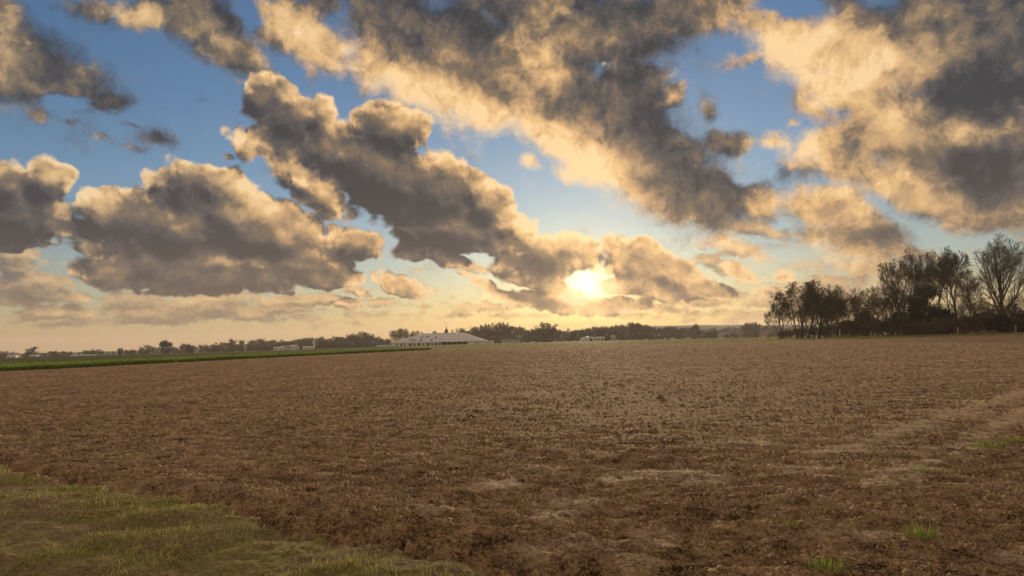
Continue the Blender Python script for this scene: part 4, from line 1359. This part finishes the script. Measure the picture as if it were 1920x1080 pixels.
build_verge_grass()
build_crop()
build_meadow_tufts()
build_clods()
build_straw()
build_tufts()
build_stones()


# ------------------------------------------------------------------ buildings along the far edge
M_WHITE = plain('white_cladding', (.86, .85, .84), .6, .06, .2)
M_ROOF = plain('grey_sheet_roof', (.84, .83, .85), .5, .08, .15)
M_BAY_SHADE = plain('painted_bay_shade', (.03, .028, .027), .9, .2, .5)  # shade inside the barn bay, given as a dark colour
M_DKGLASS = plain('dark_glass', (.045, .047, .052), .25, .2, .5, .5)
M_PLASTER = plain('pinkish_plaster', (.60, .46, .38), .9, .08, .2)
M_TILE = plain('red_brown_tiles', (.26, .15, .11), .9, .2, .6)
M_CREAM = plain('cream_wall', (.66, .60, .52), .9, .06, .2)
M_SLATE = plain('grey_slate', (.30, .29, .30), .8, .15, .5)
M_POST = plain('weathered_wood', (.42, .37, .31), .9, .2, 3)
M_STEEL = plain('galvanised_steel', (.55, .53, .50), .5, .1, 1)


def boxes(bs):
    """list of (x0,x1,y0,y1,z0,z1) -> verts, faces"""
    V, F = [], []
    for (x0, x1, y0, y1, z0, z1) in bs:
        k = len(V)
        V += [(x0, y0, z0), (x1, y0, z0), (x1, y1, z0), (x0, y1, z0), (x0, y0, z1), (x1, y0, z1), (x1, y1, z1), (x0, y1, z1)]
        F += [(k, k + 3, k + 2, k + 1), (k + 4, k + 5, k + 6, k + 7), (k, k + 1, k + 5, k + 4), (k + 1, k + 2, k + 6, k + 5), (k + 2, k + 3, k + 7, k + 6), (k + 3, k, k + 4, k + 7)]
    return np.array(V, float), F


def on_ground(px, Y):
    d = direction(px, 640)
    x = d[0] / d[1] * Y
    return x, Y, float(ground_height(x, Y)[0])


def build_barn():
    Y = 430
    x0, _, z0 = on_ground(735, Y)
    x1, _, _ = on_ground(912, Y)
    W = x1 - x0
    D, EV, RZ = 30.0, 2.7, 8.3
    root = empty('white_barn', (x0, Y, z0 - .3), R(1.0))
    tag(root, 'long low white barn with a hipped pale grey roof and dark open bay', 'barn')
    ra, rb = 16.3, W - 14.6
    bay0, bay1 = W * .52, W * .80
    v, f = boxes([(0, bay0, 0, .25, -.5, EV), (bay1, W, 0, .25, -.5, EV), (0, .25, .25, D, -.5, EV), (W - .25, W, .25, D, -.5, EV), (0, W, D, D + .25, -.5, EV), (bay0, bay1, 0, .25, EV - .35, EV)])
    mesh_obj('wall', v, f, M_WHITE, root)
    v, f = boxes([(bay0 - .05, bay1 + .05, 5.0, 5.2, -.5, EV - .1)])
    mesh_obj('bay_shade_panel', v, f, M_BAY_SHADE, root)  # dark panel set back in the bay, its colour standing in for interior shade
    pv, pf = boxes([(bay0 + (bay1 - bay0) * t - .12, bay0 + (bay1 - bay0) * t + .12, .05, .3, -.5, EV - .35) for t in (.2, .4, .6, .8)])
    mesh_obj('bay_posts', pv, pf, M_STEEL, root)
    e = .6
    A = [(-e, -e, EV - .02), (W + e, -e, EV - .02), (W + e, D + e, EV - .02), (-e, D + e, EV - .02), (ra, D / 2, RZ - .35), (rb, D / 2, RZ)]
    th = .18
    V = A + [(p[0], p[1], p[2] - th) for p in A]
    F = [(0, 1, 5, 4), (1, 2, 5), (2, 3, 4, 5), (3, 0, 4), (0, 6, 7, 1), (1, 7, 8, 2), (2, 8, 9, 3), (3, 9, 6, 0), (6, 10, 11, 7), (7, 11, 8), (8, 11, 10, 9), (9, 10, 6)]
    roof = mesh_obj('roof', np.array(V, float), F, M_ROOF, root)

    def slope(u, v):
        """point on the front slope: u along the eaves (0..1), v up the slope"""
        a = Vector(A[0]).lerp(Vector(A[1]), u); b = Vector(A[4]).lerp(Vector(A[5]), u)
        return a.lerp(b, v)
    n = (Vector(A[1]) - Vector(A[0])).cross(Vector(A[4]) - Vector(A[0])).normalized()
    rb_v, rb_f = [], []
    for i in range(1, 30):
        u = i / 30
        p, q = slope(u, .01), slope(u, .99)
        t = (slope(min(1, u + .002), .5) - slope(u, .5)).normalized() * .06
        k = len(rb_v)
        rb_v += [p - t, p + t, q + t, q - t, p - t + n * .08, p + t + n * .08, q + t + n * .08, q - t + n * .08]
        rb_f += [(k + 4, k + 5, k + 6, k + 7), (k, k + 1, k + 5, k + 4), (k + 1, k + 2, k + 6, k + 5), (k + 3, k, k + 4, k + 7)]
    mesh_obj('seam', np.array([tuple(p) for p in rb_v]), rb_f, M_ROOF, roof)
    # ridge capping
    v, f = boxes([(ra, rb, D / 2 - .35, D / 2 + .35, 0, .16)])
    rc = mesh_obj('ridge_cap', v, f, M_WHITE, roof)
    rc.location = (0, 0, RZ - .17)
    rr = random.Random(3)
    # dark roof lights on the left half
    for (u, vv, w, h) in [(.13, .30, .012, .16), (.19, .22, .016, .2), (.215, .55, .016, .2), (.28, .18, .016, .2), (.30, .55, .016, .22), (.40, .22, .014, .16), (.43, .50, .014, .18)]:
        p = [slope(u - w, vv - h / 2), slope(u + w, vv - h / 2), slope(u + w, vv + h / 2), slope(u - w, vv + h / 2)]
        V = [tuple(q + n * .02) for q in p] + [tuple(q + n * .14) for q in p]
        F = [(4, 5, 6, 7), (0, 1, 5, 4), (1, 2, 6, 5), (2, 3, 7, 6), (3, 0, 4, 7)]
        mesh_obj('skylight', np.array(V), F, M_DKGLASS, roof)
    for xx, ww in ((2.6, .9), (5.2, 1.2), (7.4, .8), (10.4, 1.9), (13.3, 1.2), (15.6, 2.2), (18.9, 1.0), (21.4, 1.8), (24.2, 1.3), (26.4, 1.7), (28.9, 1.1)):
        w = mesh_obj('window', *boxes([(xx, xx + ww, -.05, .02, .35, 1.9)]), M_DKGLASS, root)
        fv, ff = boxes([(xx - .1, xx, -.08, .02, .25, 2.0), (xx + ww, xx + ww + .1, -.08, .02, .25, 2.0), (xx, xx + ww, -.08, .02, 1.9, 2.0), (xx, xx + ww, -.08, .02, .25, .35)])
        mesh_obj('window_frame', fv, ff, M_WHITE, w)
    dv = mesh_obj('side_door', *boxes([(W * .88, W * .88 + 2.4, -.06, .02, -.4, 2.2)]), M_CREAM, root)


def gable_house(px, Y, w, d, h, rh, wall, roof, label, rz=0.0, chimney=False, nwin=2, name='house', cat='house', group=None, sink=.2, lift=0.0):
    x, y, z = on_ground(px, Y)
    root = empty(name, (x, y, z - sink + lift), rz)
    tag(root, label, cat, group)
    mesh_obj('wall', *boxes([(-w / 2, w / 2, 0, d, -.5 - lift, h)]), wall, root)
    e = .35
    V = [(-w / 2 - e, -e, h), (w / 2 + e, -e, h), (w / 2 + e, d + e, h), (-w / 2 - e, d + e, h), (-w / 2 - e, d / 2, h + rh), (w / 2 + e, d / 2, h + rh)]
    F = [(0, 1, 5, 4), (2, 3, 4, 5), (1, 2, 5), (3, 0, 4), (0, 3, 2, 1)]
    r = mesh_obj('roof', np.array(V), F, roof, root)
    if chimney:
        mesh_obj('chimney', *boxes([(w * .2, w * .2 + .8, d / 2 - .4, d / 2 + .4, h + rh * .6, h + rh + 1.0)]), M_TILE, r)
    for i in range(nwin):
        xx = -w / 2 + (i + .5) * w / nwin
        mesh_obj('window', *boxes([(xx - .55, xx + .55, -.05, .03, h * .38, h * .82)]), M_DKGLASS, root)
    return root


def build_buildings():
    build_barn()
    G = 'white low buildings beyond the green crop'
    for (px, Y, w, d, h, rh, wl, rf, label, rz) in [
        (522, 520, 7, 6, 2.0, .9, M_WHITE, M_WHITE, 'low white building at the left of the white cluster behind the crop', .1),
        (536, 530, 7, 6, 2.4, 1.6, M_WHITE, M_SLATE, 'white house with grey gable roof in the middle of the white cluster', .3),
        (548, 525, 5, 6, 3.0, 1.0, M_WHITE, M_WHITE, 'tallest white house of the cluster, at its right end', -.2),
        (577, 540, 8, 6, 1.8, .8, M_CREAM, M_WHITE, 'pale low building set apart right of the white cluster', .1),
        (724, 445, 12, 5, 1.1, .3, M_WHITE, M_WHITE, 'very low white shed against the left end of the barn', 0),
        (918, 440, 4.5, 5, 1.4, .5, M_WHITE, M_WHITE, 'tiny white shed against the right end of the barn', 0),
        (957, 450, 12, 7, 1.6, .8, M_CREAM, M_SLATE, 'low grey roofed shed right of the round bush', 0),
        (22, 560, 6, 5, 2.2, 1.2, M_WHITE, M_WHITE, 'small white house between hedgerow trees at the far left edge', .2),
        (62, 570, 5, 5, 2.0, .8, M_CREAM, M_WHITE, 'small pale house below the round bare tree at the far left', .1),
        (155, 580, 20, 6, 1.2, .5, M_WHITE, M_WHITE, 'long low pale building in the hedgerow at the left', .05),
        (195, 585, 12, 6, 1.2, .5, M_CREAM, M_SLATE, 'long low grey roofed building left of the tiny conifer', .05),
    ]:
        gable_house(px, Y, w, d, h, rh, wl, rf, label, rz, nwin=0 if h < 2 else 2, group=G, name='low_building' if h < 2 else 'white_house', cat='building' if h < 2 else 'house')
    # town on the slope to the right
    G = 'houses of the distant town'
    rr = random.Random(12)
    spots = [(1334, 640, 8, M_CREAM, M_TILE, 'cream house with brown roof at the left end of the distant town'), (1349, 700, 9, M_WHITE, M_SLATE, 'white house with grey roof second from the left in the town'), (1362, 660, 8, M_PLASTER, M_SLATE, 'pinkish house with grey roof left of the town middle'), (1376, 720, 10, M_CREAM, M_TILE, 'cream house with brown roof in the town middle'), (1388, 640, 10, M_PLASTER, M_TILE, 'pinkish house with brown roof in the town middle, nearest one'),
             (1402, 690, 11, M_PLASTER, M_TILE, 'wide pinkish house with brown roof left of the wood tip'), (1413, 640, 8, M_WHITE, M_TILE, 'white house with brown roof close to the wood tip'), (1426, 700, 9, M_PLASTER, M_SLATE, 'pinkish house with grey roof behind the thin trees of the wood tip'), (1437, 650, 8, M_CREAM, M_TILE, 'cream house with brown roof at the right end of the town')]
    for (px, Y, w, wl, rf, label) in spots:
        gable_house(px, Y, w, 7, 3.2, 2.4, wl, rf, label, rr.uniform(-.4, .4), True, 3, group=G, lift=rr.uniform(0, 1.5))
    gable_house(1607, 215, 5, 5, 3.4, 1.6, M_WHITE, M_SLATE, 'small white house glimpsed through the scrubby trees of the wood', .3, False, 1)
    # rounded shelters right of the sun
    x, y, z = on_ground(1108, 520)
    root = empty('tunnel_greenhouse', (x, y, z - .1), R(14))
    tag(root, 'white tunnel shaped greenhouse below the sun', 'greenhouse')
    t = np.linspace(0, math.pi, 15)
    n = len(t); Wd, Ln, Hh = 6.2, 9.0, 3.6
    V = [(math.cos(a) * Wd, 0, math.sin(a) * Hh) for a in t] + [(math.cos(a) * Wd, Ln, math.sin(a) * Hh) for a in t]
    F = [(i, i + 1, n + i + 1, n + i) for i in range(n - 1)]
    mesh_obj('cover', np.array(V), F, M_ROOF, root, smooth=True)
    mesh_obj('end_wall', np.array([(p[0] * .985, .15, p[2] * .985) for p in V[:n]]), [tuple(range(n))], M_WHITE, root)
    mesh_obj('door', *boxes([(-1.1, 1.1, -.02, .12, 0, 2.2)]), M_DKGLASS, root)
    hv = [(math.cos(a) * (Wd + .06), yy, math.sin(a) * (Hh + .06)) for yy in (0, Ln) for a in t]
    P = np.array(hv).reshape(2, n, 3)
    v, f = tubes(P, np.full((2, n), .09), 5)
    mesh_obj('hoops', v, f, M_STEEL, root)
    gable_house(1126, 515, 6, 5, 2.4, 1.0, M_CREAM, M_ROOF, 'pale hut just right of the tunnel greenhouse', .1, name='hut', cat='hut')
    x, y, z = on_ground(1150, 500)
    root = empty('round_tank', (x, y, z - .1))
    tag(root, 'peach coloured round tank with a domed top below the sun', 'tank')
    a = np.linspace(0, 2 * math.pi, 21)[:-1]
    def ring(r, h): return [(math.cos(q) * r, math.sin(q) * r, h) for q in a]
    k = 20
    V = ring(1.9, -.3) + ring(1.9, 2.6)
    mesh_obj('wall', np.array(V), [(i, (i + 1) % k, k + (i + 1) % k, k + i) for i in range(k)], M_PLASTER, root, smooth=True)
    V = ring(2.15, 2.55) + ring(2.0, 3.2) + ring(1.4, 3.9) + ring(.5, 4.3)
    F = [(j * k + i, j * k + (i + 1) % k, (j + 1) * k + (i + 1) % k, (j + 1) * k + i) for j in range(3) for i in range(k)] + [tuple(range(3 * k, 4 * k))]
    mesh_obj('dome', np.array(V), F, M_PLASTER, root, smooth=True)
    # poles and posts
    for (px, top, Y, r, label) in [(1083, 619, 470, .16, 'pale slim pole standing left of the tunnel greenhouse'), (802, 612, 600, .10, 'thin mast rising behind the barn roof, taller one'), (793, 619, 600, .08, 'short thin mast behind the barn roof')]:
        x, y, z = on_ground(px, Y)
        h = at(px, top, Y)[2] - z
        v, f = tubes(np.array([[(0, 0, -.5), (0, 0, h * .5), (0, 0, h)]], float), np.array([[r, r * .85, r * .6]]), 8)
        o = mesh_obj('pole', v, f, M_STEEL, None, smooth=True)
        o.location = (x, y, z)
        tag(o, label, 'pole')
    for (px, top, Y, label) in [(1575, 618, 152, 'pale short post at the foot of the round crowned tree'), (1797, 613, 160, 'pale short post in front of the slim tall trees'), (1906, 609, 158, 'pale short post at the foot of the biggest tree'), (1634, 622, 156, 'pale low post in front of the scrubby trees')]:
        x, y, z = on_ground(px, Y)
        h = max(.7, at(px, top, Y)[2] - z)
        v, f = boxes([(-.09, .09, -.09, .09, -.3, h - .08), (-.06, .06, -.06, .06, h - .08, h)])
        o = mesh_obj('fence_post', v, f, M_POST)
        o.location = (x, y, z); o.rotation_euler = (.02, .03, .4)
        tag(o, label, 'post', 'short posts along the edge of the wood')


build_buildings()


# ------------------------------------------------------------------ air
def build_haze():
    m = bpy.data.materials.new('haze_air')
    m.use_nodes = True
    nt = m.node_tree
    nt.nodes.clear()
    v = nt.nodes.new('ShaderNodeVolumePrincipled')
    v.inputs['Color'].default_value = (.92, .90, .90, 1)
    v.inputs['Density'].default_value = HAZE_DENSITY
    v.inputs['Anisotropy'].default_value = .35
    out = nt.nodes.new('ShaderNodeOutputMaterial')
    nt.links.new(v.outputs[0], out.inputs['Volume'])
    S = 3500
    vv, ff = boxes([(-S, S, -S, S, -32, 62)])
    o = mesh_obj('haze', vv, ff, m)
    tag(o, kind='stuff')


HAZE_DENSITY = 0.00019
build_haze()
